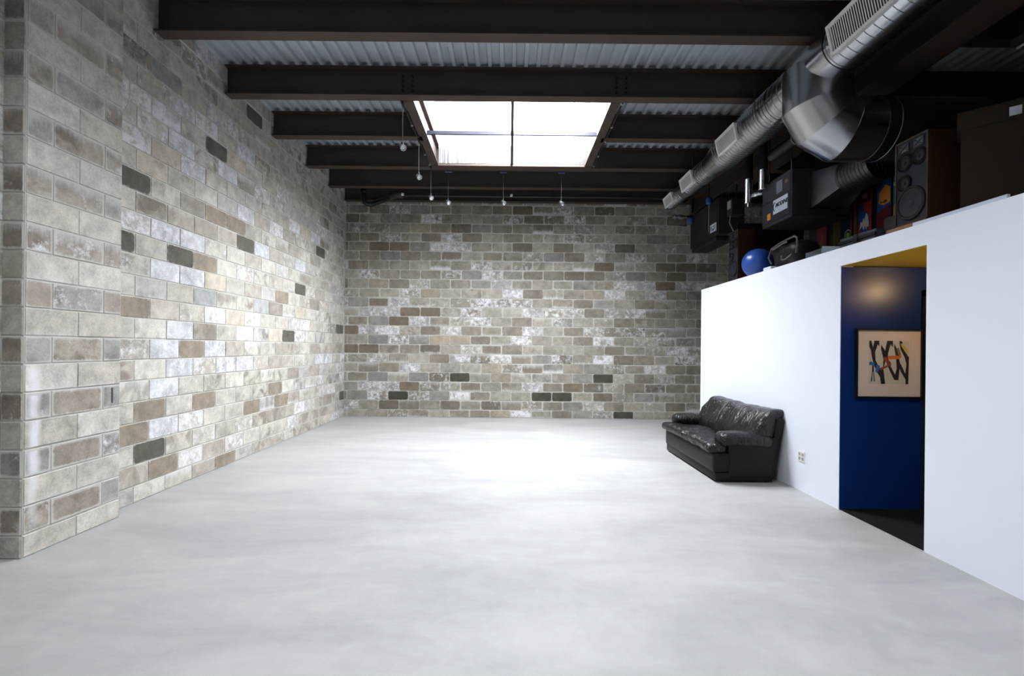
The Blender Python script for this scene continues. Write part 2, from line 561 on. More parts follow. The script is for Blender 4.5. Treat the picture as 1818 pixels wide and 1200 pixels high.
        for mm in (mat if isinstance(mat, (list, tuple)) else [mat]):
            me.materials.append(mm)
        o = bpy.data.objects.new(name, me)
        COL.objects.link(o)
        o.location = origin
        if parent:
            adopt(o, parent)
        return o


def world_loc(o):
    l = Vector(o.location)
    while o.parent:
        o = o.parent
        l += Vector(o.location)
    return l


def adopt(o, parent):
    o.location = Vector(o.location) - world_loc(parent)
    o.parent = parent


def tag(o, label=None, cat=None, group=None, kind=None):
    for k, v in (('label', label), ('category', cat), ('group', group), ('kind', kind)):
        if v:
            o[k] = v
    return o


def thing(name, loc, label, cat, group=None, kind=None):
    o = bpy.data.objects.new(name, None)
    COL.objects.link(o)
    o.location = loc
    o.empty_display_size = 0.1
    return tag(o, label, cat, group, kind)


def box(name, lo, hi, mat, parent=None, bev=0.0, seg=1):
    return MB().box(lo, hi, bev, seg=seg).build(name, mat, parent, smooth=bool(bev))


def copy_tree(o, parent=None):
    c = o.copy()
    COL.objects.link(c)
    c.parent = parent
    for ch in list(o.children):
        copy_tree(ch, c)
    return c


def text_mesh(name, body, size, mat, parent, loc, xdir, zdir, bold=0.0, shear=0.0, extrude=0.001):
    cu = bpy.data.curves.new(name, 'FONT')
    cu.body = body
    cu.size = size
    cu.offset = bold
    cu.shear = shear
    cu.extrude = extrude
    cu.align_x = 'CENTER'
    cu.align_y = 'CENTER'
    t = bpy.data.objects.new(name, cu)
    COL.objects.link(t)
    me = bpy.data.meshes.new_from_object(t.evaluated_get(bpy.context.evaluated_depsgraph_get()))
    bpy.data.objects.remove(t)
    x = Vector(xdir).normalized()
    z = Vector(zdir).normalized()
    n = x.cross(z)
    mt = Matrix((x, z, n)).transposed()
    for v in me.vertices:
        v.co = mt @ v.co
    me.materials.clear()
    me.materials.append(mat)
    o = bpy.data.objects.new(name, me)
    COL.objects.link(o)
    o.location = loc
    if parent:
        adopt(o, parent)
    return o


# ------------------------------------------------------------------ room dimensions (metres; x right, y into the room, z up)
XL, YB, XW = -3.56, 10.10, 3.14          # left block wall, back block wall, white partition
YF, XR = -2.6, 7.5                       # wall behind the viewer, far right wall behind the loft
ZD = 4.97                                # underside of roof deck
ZL = 2.488                               # top of the white partition / loft
YE = 7.72                                # far end of the partition
RH, Z0 = 0.2, 0.16                       # block course

# floor
o = MB().box((XL - 0.3, YF - 0.3, -0.2), (XR + 0.3, YB + 0.3, 0)).build('floor', M['concrete'], origin=(0, 0, 0))
tag(o, 'pale grey trowelled concrete floor', 'floor', kind='structure')

# ---------------------------------------------------------------- block walls
PAL = [((0.372, 0.355, 0.320), 5), ((0.330, 0.313, 0.278), 5), ((0.294, 0.271, 0.236), 4), ((0.335, 0.314, 0.278), 1.1), ((0.264, 0.241, 0.209), 2.0),
       ((0.312, 0.304, 0.287), 2.6), ((0.222, 0.202, 0.176), 0.8)]
DARK = (0.075, 0.068, 0.057)
BROWN = (0.19, 0.16, 0.125)
TAN = (0.355, 0.320, 0.265)
GREY = (0.26, 0.26, 0.26)


def pick(rng):
    t = rng.random() * sum(w_ for _, w_ in PAL)
    for c, w_ in PAL:
        t -= w_
        if t <= 0:
            return c
    return PAL[0][0]


def block_courses(bm, P0, udir, ndir, u0, u1, ztop, joints, rng, overrides, gain, plain=None, con=1.0):
    """lays every block of one wall face: slightly proud, chamfered, each with its own tone and stains"""
    L_t = bm.loops.layers.float_color['tint']
    L_b = bm.loops.layers.float_color['blk']
    L_d = bm.loops.layers.float_color['drip']
    L_u = bm.loops.layers.uv['UVMap']
    P0, U, N = Vector(P0), Vector(udir), Vector(ndir)
    k = 0
    z = 0.0
    while z < ztop - 0.02:
        zt = min(Z0 + RH * k, ztop)
        js = sorted(j for j in joints(k) if u0 + 0.05 < j < u1 - 0.05)
        es = [u0] + js + [u1]
        for a, b in zip(es, es[1:]):
            c = pick(rng)
            c = tuple(max(0.05, m0 + con * (v - m0)) for v, m0 in zip(c, (0.33, 0.31, 0.275)))
            white = 0.85 * rng.random() ** 1.15
            smear = rng.random() ** 1.3 * 0.85
            mott = rng.random() ** 1.2 * 0.95
            r = rng.random()
            dtop = rng.uniform(0.15, 0.55) if r < 0.14 else 0
            dbot = rng.uniform(0.15, 0.5) if 0.14 < r < 0.22 else 0
            if plain:
                pr = plain(k, rng)
                if pr:
                    c, white, smear, mott, dtop, dbot = pr
            for (ou, oz, oc, ow, osm, om) in overrides:
                if a <= ou < b and z <= oz < zt:
                    c, white, smear, mott, dtop, dbot = oc, ow, osm, om, 0, 0
            g = rng.uniform(0.92, 1.08)
            col = (c[0] * g * gain[0], c[1] * g * gain[1], c[2] * g * gain[2], 1)
            sd_ = rng.random()
            m_ = 0.0045
            d = 0.007 + rng.uniform(-0.002, 0.002)
            ch = 0.004
            out = [(a + m_, z + m_), (b - m_, z + m_), (b - m_, zt - m_), (a + m_, zt - m_)]
            if zt - z < 0.03:
                continue
            inn = [(a + m_ + ch, z + m_ + ch), (b - m_ - ch, z + m_ + ch), (b - m_ - ch, zt - m_ - ch), (a + m_ + ch, zt - m_ - ch)]
            V0 = [bm.verts.new(P0 + U * u + Vector((0, 0, zz)) - N * 0.002) for u, zz in out]
            V1 = [bm.verts.new(P0 + U * u + Vector((0, 0, zz)) + N * d) for u, zz in inn]
            uo = [(0, 0), (1, 0), (1, 1), (0, 1)]
            ui = [(0.012, 0.025), (0.988, 0.025), (0.988, 0.975), (0.012, 0.975)]
            fs = [(bm.faces.new(V1), ui)]
            for i in range(4):
                j = (i + 1) % 4
                fs.append((bm.faces.new((V0[i], V0[j], V1[j], V1[i])), (uo[i], uo[j], ui[j], ui[i])))
            for f, uvs in fs:
                f.material_index = 1
                if f.normal.dot(N) < 0 and False:
                    f.normal_flip()
                for lp, q in zip(f.loops, uvs):
                    lp[L_t] = col
                    lp[L_b] = (sd_, white, smear, mott)
                    lp[L_d] = (dtop, dbot, 0, 1)
                    lp[L_u].uv = q
        z = zt
        k += 1


def new_wall_bm():
    mb = MB()
    for n_ in ('tint', 'blk', 'drip'):
        mb.bm.loops.layers.float_color.new(n_)
    mb.bm.loops.layers.uv.new('UVMap')
    return mb


def seq(p, s, n0=-60, n1=60):
    return [p + s * i for i in range(n0, n1)]


# blocks that stand out in the photograph: (position along the wall, height, tone, white bloom, smeared mortar, mottling)
OV_LEFT = [
    (5.07, 2.49, DARK, 0.12, 0.35, 0.0), (6.31, 2.90, DARK, 0.12, 0.35, 0.0), (8.84, 3.29, DARK, 0.12, 0.35, 0.0), (7.97, 2.49, DARK, 0.12, 0.35, 0.0),
    (4.39, 2.47, DARK, 0.12, 0.35, 0.0), (9.85, 1.87, DARK, 0.12, 0.35, 0.0), (5.47, 2.50, BROWN, 0.3, 0.35, 0.4), (7.32, 2.28, BROWN, 0.3, 0.35, 0.4),
    (5.60, 3.02, BROWN, 0.3, 0.35, 0.4), (6.23, 3.09, BROWN, 0.3, 0.35, 0.4), (4.46, 1.87, BROWN, 0.3, 0.35, 0.4), (5.45, 2.08, GREY, 0.25, 0.3, 0.1),
    (6.72, 2.08, GREY, 0.25, 0.3, 0.1), (5.64, 2.27, TAN, 0.12, 0.3, 0.15), (5.23, 1.47, TAN, 0.12, 0.3, 0.15), (8.18, 3.49, TAN, 0.12, 0.3, 0.15),
    (6.07, 1.86, TAN, 0.12, 0.3, 0.15), (7.12, 1.67, TAN, 0.12, 0.3, 0.15), (4.83, 2.68, (0.36,0.36,0.37), 0.72, 0.3, 0.1), (5.24, 2.68, (0.36,0.36,0.37), 0.72, 0.3, 0.1),
    (6.73, 2.87, (0.36,0.36,0.37), 0.72, 0.3, 0.1), (4.83, 2.28, (0.36,0.36,0.37), 0.72, 0.3, 0.1), (5.24, 2.26, (0.36,0.36,0.37), 0.72, 0.3, 0.1), (5.06, 1.67, (0.36,0.36,0.37), 0.72, 0.3, 0.1),
    (4.82, 1.46, (0.36,0.36,0.37), 0.72, 0.3, 0.1), (5.63, 1.47, (0.36,0.36,0.37), 0.72, 0.3, 0.1), (5.05, 1.28, (0.36,0.36,0.37), 0.72, 0.3, 0.1), (5.87, 1.25, (0.36,0.36,0.37), 0.72, 0.3, 0.1),
    (6.28, 1.25, (0.36,0.36,0.37), 0.72, 0.3, 0.1), (4.81, 1.07, (0.36,0.36,0.37), 0.72, 0.3, 0.1), (8.78, 1.26, (0.36,0.36,0.37), 0.72, 0.3, 0.1), (9.22, 1.25, (0.36,0.36,0.37), 0.72, 0.3, 0.1),
    (8.59, 3.49, (0.36,0.36,0.37), 0.72, 0.3, 0.1), (7.93, 2.92, (0.36,0.36,0.37), 0.72, 0.3, 0.1), (5.65, 1.87, (0.36,0.36,0.37), 0.72, 0.3, 0.1), (5.72, 3.90, DARK, 0.12, 0.35, 0.0),
    (4.50, 3.08, DARK, 0.12, 0.35, 0.0), (6.53, 4.71, DARK, 0.12, 0.35, 0.0), (5.68, 3.09, BROWN, 0.3, 0.35, 0.4), (4.89, 3.50, TAN, 0.12, 0.3, 0.15),
    (4.63, 3.31, TAN, 0.12, 0.3, 0.15), (6.20, 3.92, TAN, 0.12, 0.3, 0.15), (4.85, 3.94, (0.36,0.36,0.37), 0.72, 0.3, 0.1), (5.16, 3.71, (0.36,0.36,0.37), 0.72, 0.3, 0.1),
    (5.31, 3.49, (0.36,0.36,0.37), 0.72, 0.3, 0.1), (5.57, 4.16, (0.36,0.36,0.37), 0.72, 0.3, 0.1), (6.02, 3.69, (0.36,0.36,0.37), 0.72, 0.3, 0.1), (6.38, 4.08, (0.36,0.36,0.37), 0.72, 0.3, 0.1),
    (6.33, 3.26, (0.36,0.36,0.37), 0.72, 0.3, 0.1), (4.81, 2.70, (0.36,0.36,0.37), 0.72, 0.3, 0.1), (6.32, 2.89, DARK, 0.12, 0.35, 0.0), (7.99, 2.48, DARK, 0.12, 0.35, 0.0),
    (9.83, 1.87, DARK, 0.12, 0.35, 0.0), (7.54, 1.68, DARK, 0.12, 0.35, 0.0), (10.07, 0.45, DARK, 0.12, 0.35, 0.0), (7.32, 2.27, BROWN, 0.3, 0.35, 0.4),
    (7.08, 0.88, BROWN, 0.3, 0.35, 0.4), (6.47, 0.68, BROWN, 0.3, 0.35, 0.4), (7.32, 0.67, BROWN, 0.3, 0.35, 0.4), (8.20, 3.50, TAN, 0.12, 0.3, 0.15),
    (7.94, 2.08, TAN, 0.12, 0.3, 0.15), (6.75, 2.90, (0.36,0.36,0.37), 0.72, 0.3, 0.1), (8.70, 1.29, (0.36,0.36,0.37), 0.72, 0.3, 0.1), (9.19, 1.28, (0.36,0.36,0.37), 0.72, 0.3, 0.1),
    (7.96, 2.90, (0.36,0.36,0.37), 0.72, 0.3, 0.1), (4.64, 0.47, DARK, 0.12, 0.35, 0.0), (4.58, 0.87, BROWN, 0.3, 0.35, 0.4), (4.48, 0.63, BROWN, 0.3, 0.35, 0.4),
    (5.49, 0.87, BROWN, 0.3, 0.35, 0.4), (5.24, 1.46, BROWN, 0.3, 0.35, 0.4), (4.80, 0.26, BROWN, 0.3, 0.35, 0.4), (6.02, 0.08, BROWN, 0.3, 0.35, 0.4),
    (4.83, 1.05, (0.36,0.36,0.37), 0.72, 0.3, 0.1), (5.05, 1.27, (0.36,0.36,0.37), 0.72, 0.3, 0.1), (5.75, 1.87, (0.36,0.36,0.37), 0.72, 0.3, 0.1), (4.70, 0.70, (0.36,0.36,0.37), 0.72, 0.3, 0.1),
    (5.71, 3.89, DARK, 0.12, 0.35, 0.0), (6.61, 4.70, DARK, 0.12, 0.35, 0.0), (4.93, 4.25, GREY, 0.25, 0.3, 0.1), (6.06, 3.76, (0.36,0.36,0.37), 0.72, 0.3, 0.1),
    (6.37, 4.12, (0.36,0.36,0.37), 0.72, 0.3, 0.1), (5.20, 3.49, (0.36,0.36,0.37), 0.72, 0.3, 0.1), (5.29, 4.84, (0.36,0.36,0.37), 0.72, 0.3, 0.1), (4.96, 4.00, (0.36,0.36,0.37), 0.72, 0.3, 0.1),
]
OV_BACK = [
    (-3.03, 0.87, DARK, 0.12, 0.35, 0.0), (-1.25, 0.86, DARK, 0.12, 0.35, 0.0), (-2.60, 0.46, DARK, 0.12, 0.35, 0.0), (-2.17, 0.47, DARK, 0.12, 0.35, 0.0),
    (-1.95, 0.67, BROWN, 0.3, 0.35, 0.4), (-1.95, 2.26, BROWN, 0.3, 0.35, 0.4), (-1.52, 2.26, BROWN, 0.3, 0.35, 0.4), (-3.27, 1.86, BROWN, 0.3, 0.35, 0.4),
    (-2.60, 2.07, BROWN, 0.3, 0.35, 0.4), (-3.26, 1.46, BROWN, 0.3, 0.35, 0.4), (-2.84, 1.47, BROWN, 0.3, 0.35, 0.4), (-3.03, 2.07, GREY, 0.25, 0.3, 0.1),
    (-3.02, 1.66, GREY, 0.25, 0.3, 0.1), (-2.61, 0.87, GREY, 0.25, 0.3, 0.1), (-2.15, 0.86, GREY, 0.25, 0.3, 0.1), (-2.84, 2.26, (0.36,0.36,0.37), 0.72, 0.3, 0.1),
    (-2.83, 1.86, (0.36,0.36,0.37), 0.72, 0.3, 0.1), (-1.73, 2.07, (0.36,0.36,0.37), 0.72, 0.3, 0.1), (0.42, 2.27, (0.36,0.36,0.37), 0.72, 0.3, 0.1), (0.43, 1.87, (0.36,0.36,0.37), 0.72, 0.3, 0.1),
    (-1.95, 1.07, (0.36,0.36,0.37), 0.72, 0.3, 0.1), (-2.83, 0.67, (0.36,0.36,0.37), 0.72, 0.3, 0.1), (0.44, 0.66, (0.36,0.36,0.37), 0.72, 0.3, 0.1), (-1.26, 1.25, (0.36,0.36,0.37), 0.72, 0.3, 0.1),
    (-1.71, 1.67, TAN, 0.12, 0.3, 0.15), (-1.25, 1.66, TAN, 0.12, 0.3, 0.15), (-0.38, 0.07, TAN, 0.12, 0.3, 0.15), (-0.34, 0.87, TAN, 0.12, 0.3, 0.15),
    (-0.52, 1.07, TAN, 0.12, 0.3, 0.15), (0.65, 0.43, DARK, 0.12, 0.35, 0.0), (1.09, 0.45, DARK, 0.12, 0.35, 0.0), (2.01, 0.84, DARK, 0.12, 0.35, 0.0),
    (2.42, 0.08, DARK, 0.12, 0.35, 0.0), (1.31, 0.66, BROWN, 0.3, 0.35, 0.4), (-3.00, 3.65, BROWN, 0.3, 0.35, 0.4), (-2.56, 3.65, BROWN, 0.3, 0.35, 0.4),
    (-2.81, 3.45, BROWN, 0.3, 0.35, 0.4), (0.07, 4.46, BROWN, 0.3, 0.35, 0.4), (-3.01, 2.85, TAN, 0.12, 0.3, 0.15), (-1.50, 2.67, TAN, 0.12, 0.3, 0.15),
    (-1.80, 4.06, TAN, 0.12, 0.3, 0.15), (-1.22, 3.64, (0.36,0.36,0.37), 0.72, 0.3, 0.1), (-2.59, 2.46, (0.36,0.36,0.37), 0.72, 0.3, 0.1), (-0.40, 2.87, (0.36,0.36,0.37), 0.72, 0.3, 0.1),
    (-2.81, 2.26, (0.36,0.36,0.37), 0.72, 0.3, 0.1), (-0.16, 2.67, (0.36,0.36,0.37), 0.72, 0.3, 0.1), (-2.39, 3.45, GREY, 0.25, 0.3, 0.1), (-0.61, 3.06, GREY, 0.25, 0.3, 0.1),
    (2.04, 3.67, (0.36,0.36,0.37), 0.72, 0.3, 0.1), (2.90, 2.87, (0.36,0.36,0.37), 0.72, 0.3, 0.1), (3.10, 2.67, (0.36,0.36,0.37), 0.72, 0.3, 0.1), (3.81, 2.87, (0.36,0.36,0.37), 0.72, 0.3, 0.1),
    (3.37, 3.27, BROWN, 0.3, 0.35, 0.4), (3.81, 3.26, BROWN, 0.3, 0.35, 0.4), (3.35, 2.87, BROWN, 0.3, 0.35, 0.4), (3.57, 3.06, BROWN, 0.3, 0.35, 0.4),
    (2.04, 3.26, BROWN, 0.3, 0.35, 0.4), (1.77, 2.66, TAN, 0.12, 0.3, 0.15), (2.67, 3.05, GREY, 0.25, 0.3, 0.1), (0.89, 3.45, GREY, 0.25, 0.3, 0.1),
]


rng = random.Random(11)
mb = new_wall_bm()
mb.box((XL - 0.25, YF - 0.25, 0), (XL, YB + 0.25, ZD + 0.05))
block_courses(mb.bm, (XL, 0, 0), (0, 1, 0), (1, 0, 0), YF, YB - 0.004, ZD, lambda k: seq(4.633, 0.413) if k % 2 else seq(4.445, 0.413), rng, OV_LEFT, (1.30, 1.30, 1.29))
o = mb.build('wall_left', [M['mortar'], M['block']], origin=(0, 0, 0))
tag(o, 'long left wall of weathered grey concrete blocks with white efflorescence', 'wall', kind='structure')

rng = random.Random(23)
mb = new_wall_bm()
mb.box((XL, YB, 0), (XR + 0.25, YB + 0.25, ZD + 0.05))
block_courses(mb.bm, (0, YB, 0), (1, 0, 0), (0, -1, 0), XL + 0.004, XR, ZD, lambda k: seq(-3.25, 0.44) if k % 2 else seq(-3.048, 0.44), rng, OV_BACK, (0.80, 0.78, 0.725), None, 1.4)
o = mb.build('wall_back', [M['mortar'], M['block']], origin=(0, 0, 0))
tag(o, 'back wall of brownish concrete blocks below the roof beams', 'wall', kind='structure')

# pillar (pilaster) of the left wall
PX, PY0, PY1 = -3.40, 3.285, 4.10


def pier_plain(k, rng):
    if k % 2 == 0:
        t = rng.choice([(0.375, 0.36, 0.335), (0.40, 0.385, 0.36), (0.355, 0.335, 0.305)])
        return (t, rng.random() * 0.25, 0.05 + rng.random() * 0.2, rng.random() * 0.25, 0, rng.choice([0, 0, 0.18]))
    t = rng.choice([(0.27, 0.245, 0.215), (0.23, 0.205, 0.18), (0.25, 0.25, 0.245)])
    return (t, 0.25 + rng.random() * 0.4, 0.55 + rng.random() * 0.4, 0.4 + rng.random() * 0.5, (rng.uniform(0.3, 0.5) if k > 10 else 0), 0)


rng = random.Random(5)
mb = new_wall_bm()
mb.box((XL + 0.002, PY0, 0), (PX, PY1, ZD))
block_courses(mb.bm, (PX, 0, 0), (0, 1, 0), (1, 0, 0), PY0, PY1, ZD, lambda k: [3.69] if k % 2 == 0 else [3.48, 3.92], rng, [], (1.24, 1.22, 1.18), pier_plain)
block_courses(mb.bm, (0, PY0, 0), (1, 0, 0), (0, -1, 0), XL + 0.004, PX, ZD, lambda k: [], rng, [], (0.9, 0.88, 0.84), pier_plain)  # viewer-facing side toned darker, its shade put into the block colour
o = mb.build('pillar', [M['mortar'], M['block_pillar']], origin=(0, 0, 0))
tag(o, 'block pillar standing out of the left wall with a white run-off stain', 'pillar', kind='structure')

box('slot', (PX + 0.004, 4.008, 1.005), (PX + 0.011, 4.019, 1.135), M['slot_dark'], o)

# remaining walls
o = box('wall_front', (XL - 0.25, YF - 0.25, 0), (XR + 0.25, YF, ZD + 0.05), simple('front_wall_paint', (0.3, 0.29, 0.28, 1), 0.8))
tag(o, 'plain grey wall behind the viewer', 'wall', kind='structure')
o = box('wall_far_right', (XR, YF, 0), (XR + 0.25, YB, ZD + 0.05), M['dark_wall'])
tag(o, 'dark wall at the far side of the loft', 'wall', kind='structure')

# white partition with the doorway, loft deck, hallway behind the doorway
DY0, DY1, DZ = 3.545, 4.465, 2.317
mb = MB()
mb.box((XW, DY1, 0), (XW + 0.12, YE, ZL))
mb.box((XW, YF, 0), (XW + 0.12, DY0, ZL))
mb.box((XW, DY0, DZ), (XW + 0.12, DY1, ZL))
mb.box((XW + 0.12, YE - 0.12, 0), (XR, YE, ZL))
o = mb.build('wall_right', M['white_paint'])
tag(o, 'low white partition with a tall doorway in front of the loft', 'wall', kind='structure')
o = box('loft_platform', (XW + 0.125, YF, DZ + 0.03), (XR - 0.01, YE - 0.125, ZL - 0.006), M['loft_floor'])
tag(o, 'plywood loft platform on top of the white partition', 'platform', kind='structure')
HX = 5.9
o = box('wall_hall_back', (XW + 0.003, DY1 - 0.008, 0.002), (HX, DY1 - 0.001, DZ - 0.012), M['blue_wall'])
tag(o, 'deep blue glossy wall seen through the doorway', 'wall', kind='structure')
o = box('wall_hall_front', (XW + 0.125, DY0 - 0.22, 0.002), (HX, DY0 - 0.12, DZ - 0.012), M['blue_wall'])
tag(o, 'hallway side wall hidden behind the partition', 'wall', kind='structure')
o = box('wall_hall_end', (HX, DY0 - 0.22, 0.002), (HX + 0.1, DY1 + 0.1, DZ - 0.012), M['blue_wall'])
tag(o, 'end wall of the hallway', 'wall', kind='structure')
o = MB().box((XW + 0.122, DY0 - 0.22, DZ - 0.004), (HX + 0.1, DY1 + 0.1, DZ + 0.024)).box((XW + 0.003, DY0 + 0.001, DZ - 0.004), (XW + 0.122, DY1 - 0.001, DZ - 0.0005)).build('ceiling_hall', M['mustard'])
tag(o, 'mustard yellow hallway ceiling', 'ceiling', kind='structure')
o = box('floor_hall', (XW + 0.01, DY0 - 0.12, 0.001), (HX, DY1 - 0.001, 0.012), M['dark_carpet'])
tag(o, 'speckled black carpet of the hallway', 'floor', kind='structure')
# dark inner door at the right end of the blue wall
dr = thing('door_1', (4.35, DY1, 0), 'dark inner door at the right edge of the blue hallway wall', 'door', kind='structure')
box('door_leaf', (3.96, DY1 - 0.03, 0.014), (4.74, DY1 - 0.009, 2.03), simple('black_door_paint', (0.008, 0.010, 0.016, 1), 0.4), dr)
mb = MB().box((3.905, DY1 - 0.045, 0.014), (3.955, DY1 - 0.009, 2.09)).box((4.745, DY1 - 0.045, 0.014), (4.80, DY1 - 0.009, 2.09)).box((3.905, DY1 - 0.045, 2.035), (4.80, DY1 - 0.009, 2.09))
mb.build('door_frame', simple('dark_door_frame', (0.010, 0.013, 0.022, 1), 0.4), dr)

# roof deck: trapezoidal ribs along y, with openings for the roof window and the added rear one
PITCH, FLAT, SL, DEP = 0.148, 0.042, 0.010, 0.050


def deck_strip(bm, x0, x1, y0, y1):
    pts = []
    i0 = math.floor((x0 - 4) / PITCH)
    for i in range(i0, i0 + 200):
        x = i * PITCH
        pts += [(x, ZD), (x + FLAT, ZD), (x + FLAT + SL, ZD + DEP), (x + PITCH - SL, ZD + DEP)]
    pts = [p for p in pts if x0 < p[0] < x1]
    pts = [(x0, pts[0][1])] + pts + [(x1, pts[-1][1])]
    a = [bm.verts.new((x, y0, z)) for x, z in pts]
    b = [bm.verts.new((x, y1, z)) for x, z in pts]
    for i in range(len(pts) - 1):
        bm.faces.new((a[i], a[i + 1], b[i + 1], b[i]))


SKY = [(5.90, 8.08), (-0.05, 2.13)]       # y ranges of the roof window and the added unseen one
SXH = 1.33
mb = MB()
ycuts = [YF, SKY[1][0], SKY[1][1], SKY[0][0], SKY[0][1], YB]
for a, b in zip(ycuts, ycuts[1:]):
    if (a, b) in SKY:
        deck_strip(mb.bm, XL, -SXH, a, b)
        deck_strip(mb.bm, SXH, XR, a, b)
    else:
        deck_strip(mb.bm, XL, XR, a, b)
o = mb.build('ceiling', M['deck'], origin=(0, 0, 0))
sm = o.modifiers.new('sheet_thickness', 'SOLIDIFY')
sm.thickness = 0.004
sm.offset = 1
tag(o, 'corrugated galvanised steel roof deck', 'ceiling', kind='structure')

# ---------------------------------------------------------------- steel beams
BZ, BH = 4.61, 0.358


def ibeam(mb, p, axis, length, width=0.14, h=BH, tf=0.014, tw=0.011):
    """I section running along axis ('x' or 'y') from p (bottom centre)"""
    x, y, z = p
    for (w_, z0, z1) in ((width, 0, tf), (tw, tf, h - tf), (width, h - tf, h)):
        if axis == 'x':
            mb.box((x, y - w_ / 2, z + z0), (x + length, y + w_ / 2, z + z1))
        else:
            mb.box((x - w_ / 2, y, z + z0), (x + w_ / 2, y + length, z + z1))
    return mb


BL = 'steel roof beams spanning the room'
BEAMS = [(-2.2, None), (-1.05, None), (0.1, 'cut'), (1.25, 'cut'), (2.40, None), (3.56, None),
         (4.71, 'rusty steel roof beam nearest the viewer, passing over the block pillar side'),
         (5.86, 'steel roof beam along the near edge of the skylight with bolt rows'),
         (7.00, 'cut'), (8.16, 'steel roof beam along the far edge of the skylight'), (9.16, 'rusty steel roof beam just in front of the back wall')]
for by, lab in BEAMS:
    spans = [(XL + 0.012, XR - 0.01)]
    if lab == 'cut':
        spans = [(XL + 0.012, -1.33), (1.33, XR - 0.01)]
    for i, (a, b) in enumerate(spans):
        o = ibeam(MB(), (a, by, BZ), 'x', b - a).build('beam', M['beam'])
        if lab is None or (lab == 'cut' and by < 5):
            l = 'steel roof beam overhead outside the picture'
        elif lab == 'cut':
            l = ('short steel beam between left block wall and skylight', 'steel beam running from the skylight to the right over the duct')[i]
        else:
            l = lab
        tag(o, l, 'beam', BL, 'structure')
        if by == 5.86:
            mbb = MB()
            for bx in (-1.36, -1.24, 1.30, 1.42):
                for q in range(4):
                    mbb.cyl((bx, by - 0.006, BZ + 0.09 + q * 0.058), (bx, by - 0.022, BZ + 0.09 + q * 0.058), 0.016, n=6)
            mbb.build('bolt', M['bolt'], o)
# ledger beam on the back wall
o = ibeam(MB(), (XL + 0.012, YB - 0.075, BZ), 'x', XR - XL - 0.02, 0.13).build('beam', M['beam'])
tag(o, 'dark ledger beam along the top of the back block wall', 'beam', BL, 'structure')
# girder carrying the beams over the loft
o = ibeam(MB(), (3.85, YF + 0.01, 4.25), 'y', YB - YF - 0.16, 0.34, 0.357, 0.02, 0.014).build('beam', M['beam'])
tag(o, 'deep dark girder running over the loft under the roof beams', 'beam', BL, 'structure')

# ---------------------------------------------------------------- roof window and an added unseen one for fill light
for wi, (y0, y1) in enumerate(SKY):
    wn = thing('window_%d' % (wi + 1), (0, (y0 + y1) / 2, BZ), ('square skylight with a cross of bars between the roof beams', 'added unseen second skylight lighting the near half of the room')[wi], 'skylight', kind='structure')
    mb = MB()
    for s in (-1, 1):      # channel headers left and right
        xi, xo = s * 1.245, s * 1.37
        for lo_z, hi_z in ((BZ, BZ + 0.014), (BZ + BH - 0.014, BZ + BH)):
            mb.box((min(xi, xo), y0 + 0.04, lo_z), (max(xi, xo), y1 - 0.0, hi_z))
        wa, wb = (-1.312, -1.30) if s < 0 else (1.245, 1.257)
        mb.box((wa, y0 + 0.04, BZ + 0.014), (wb, y1, BZ + BH - 0.014))
    mb.box((-1.37, y1 - 0.07, BZ - 0.006), (1.37, y1 - 0.0, BZ + 0.03))
    mb.build('header_frame', M['beam'], wn)
    mb = MB().box((-0.012, y0 + 0.04, BZ + 0.016), (0.026, y1 - 0.07, BZ + 0.045))
    mb.box((-1.245, (y0 + y1) / 2 - 0.11, BZ + 0.016), (1.245, (y0 + y1) / 2 - 0.075, BZ + 0.068))
    mb.build('glazing_bar', simple('blue_black_bar_%d' % wi, (0.018, 0.018, 0.035, 1), 0.4), wn)
    # white curb above the deck
    mb = MB()
    zc0, zc1 = ZD + 0.01, 5.70
    mb.box((-SXH - 0.03, y0 - 0.03, zc0), (-SXH, y1 + 0.03, zc1))
    mb.box((SXH, y0 - 0.03, zc0), (SXH + 0.03, y1 + 0.03, zc1))
    mb.box((-SXH, y0 - 0.03, zc0), (SXH, y0, zc1))
    mb.box((-SXH, y1, zc0), (SXH, y1 + 0.03, zc1))
    mb.build('curb', simple('white_curb_%d' % wi, (0.85, 0.86, 0.88, 1), 0.5, var=0.03), wn)
    # light frame of the raised glazing with bracing, then the pane
    mb = MB()
    for s in (-1, 1):
        mb.box((s * 1.05 - 0.02, y0, 5.64), (s * 1.05 + 0.02, y1, 5.68))
    mb.box((-SXH, y1 - 0.35, 5.64), (SXH, y1 - 0.31, 5.68))
    mb.tube([(-1.05, y1 - 0.33, 5.66), (-0.55, y0 + 0.5, 5.66)], 0.012, 8)
    mb.tube([(-0.40, y1 - 0.33, 5.66), (-0.55, y0 + 0.5, 5.66)], 0.014, 8)
    mb.build('glazing_frame', M['white_metal'], wn)
    mb = MB().box((-SXH - 0.03, y0 - 0.03, 5.702), (SXH + 0.03, y1 + 0.03, 5.712))
    mb.build('pane', M['pane'], wn)
    # corrugated clear lining in front of the far beam
    mb = MB()
    n = 200
    xs = [-1.245 + 2.49 * i / n for i in range(n + 1)]
    ring = [[mb.bm.verts.new((x, y1 - 0.085 + 0.010 * math.sin(x / 0.032 * 2 * math.pi), z)) for x in xs] for z in (BZ + 0.03, ZD + 0.02)]
    for i in range(n):
        mb.bm.faces.new((ring[0][i], ring[0][i + 1], ring[1][i + 1], ring[1][i]))
    mb.build('corrugated_panel', M['poly'], wn, smooth=True, angle=80)

# ---------------------------------------------------------------- spiral duct system under the beams
DX, DZc = 3.10, 4.35


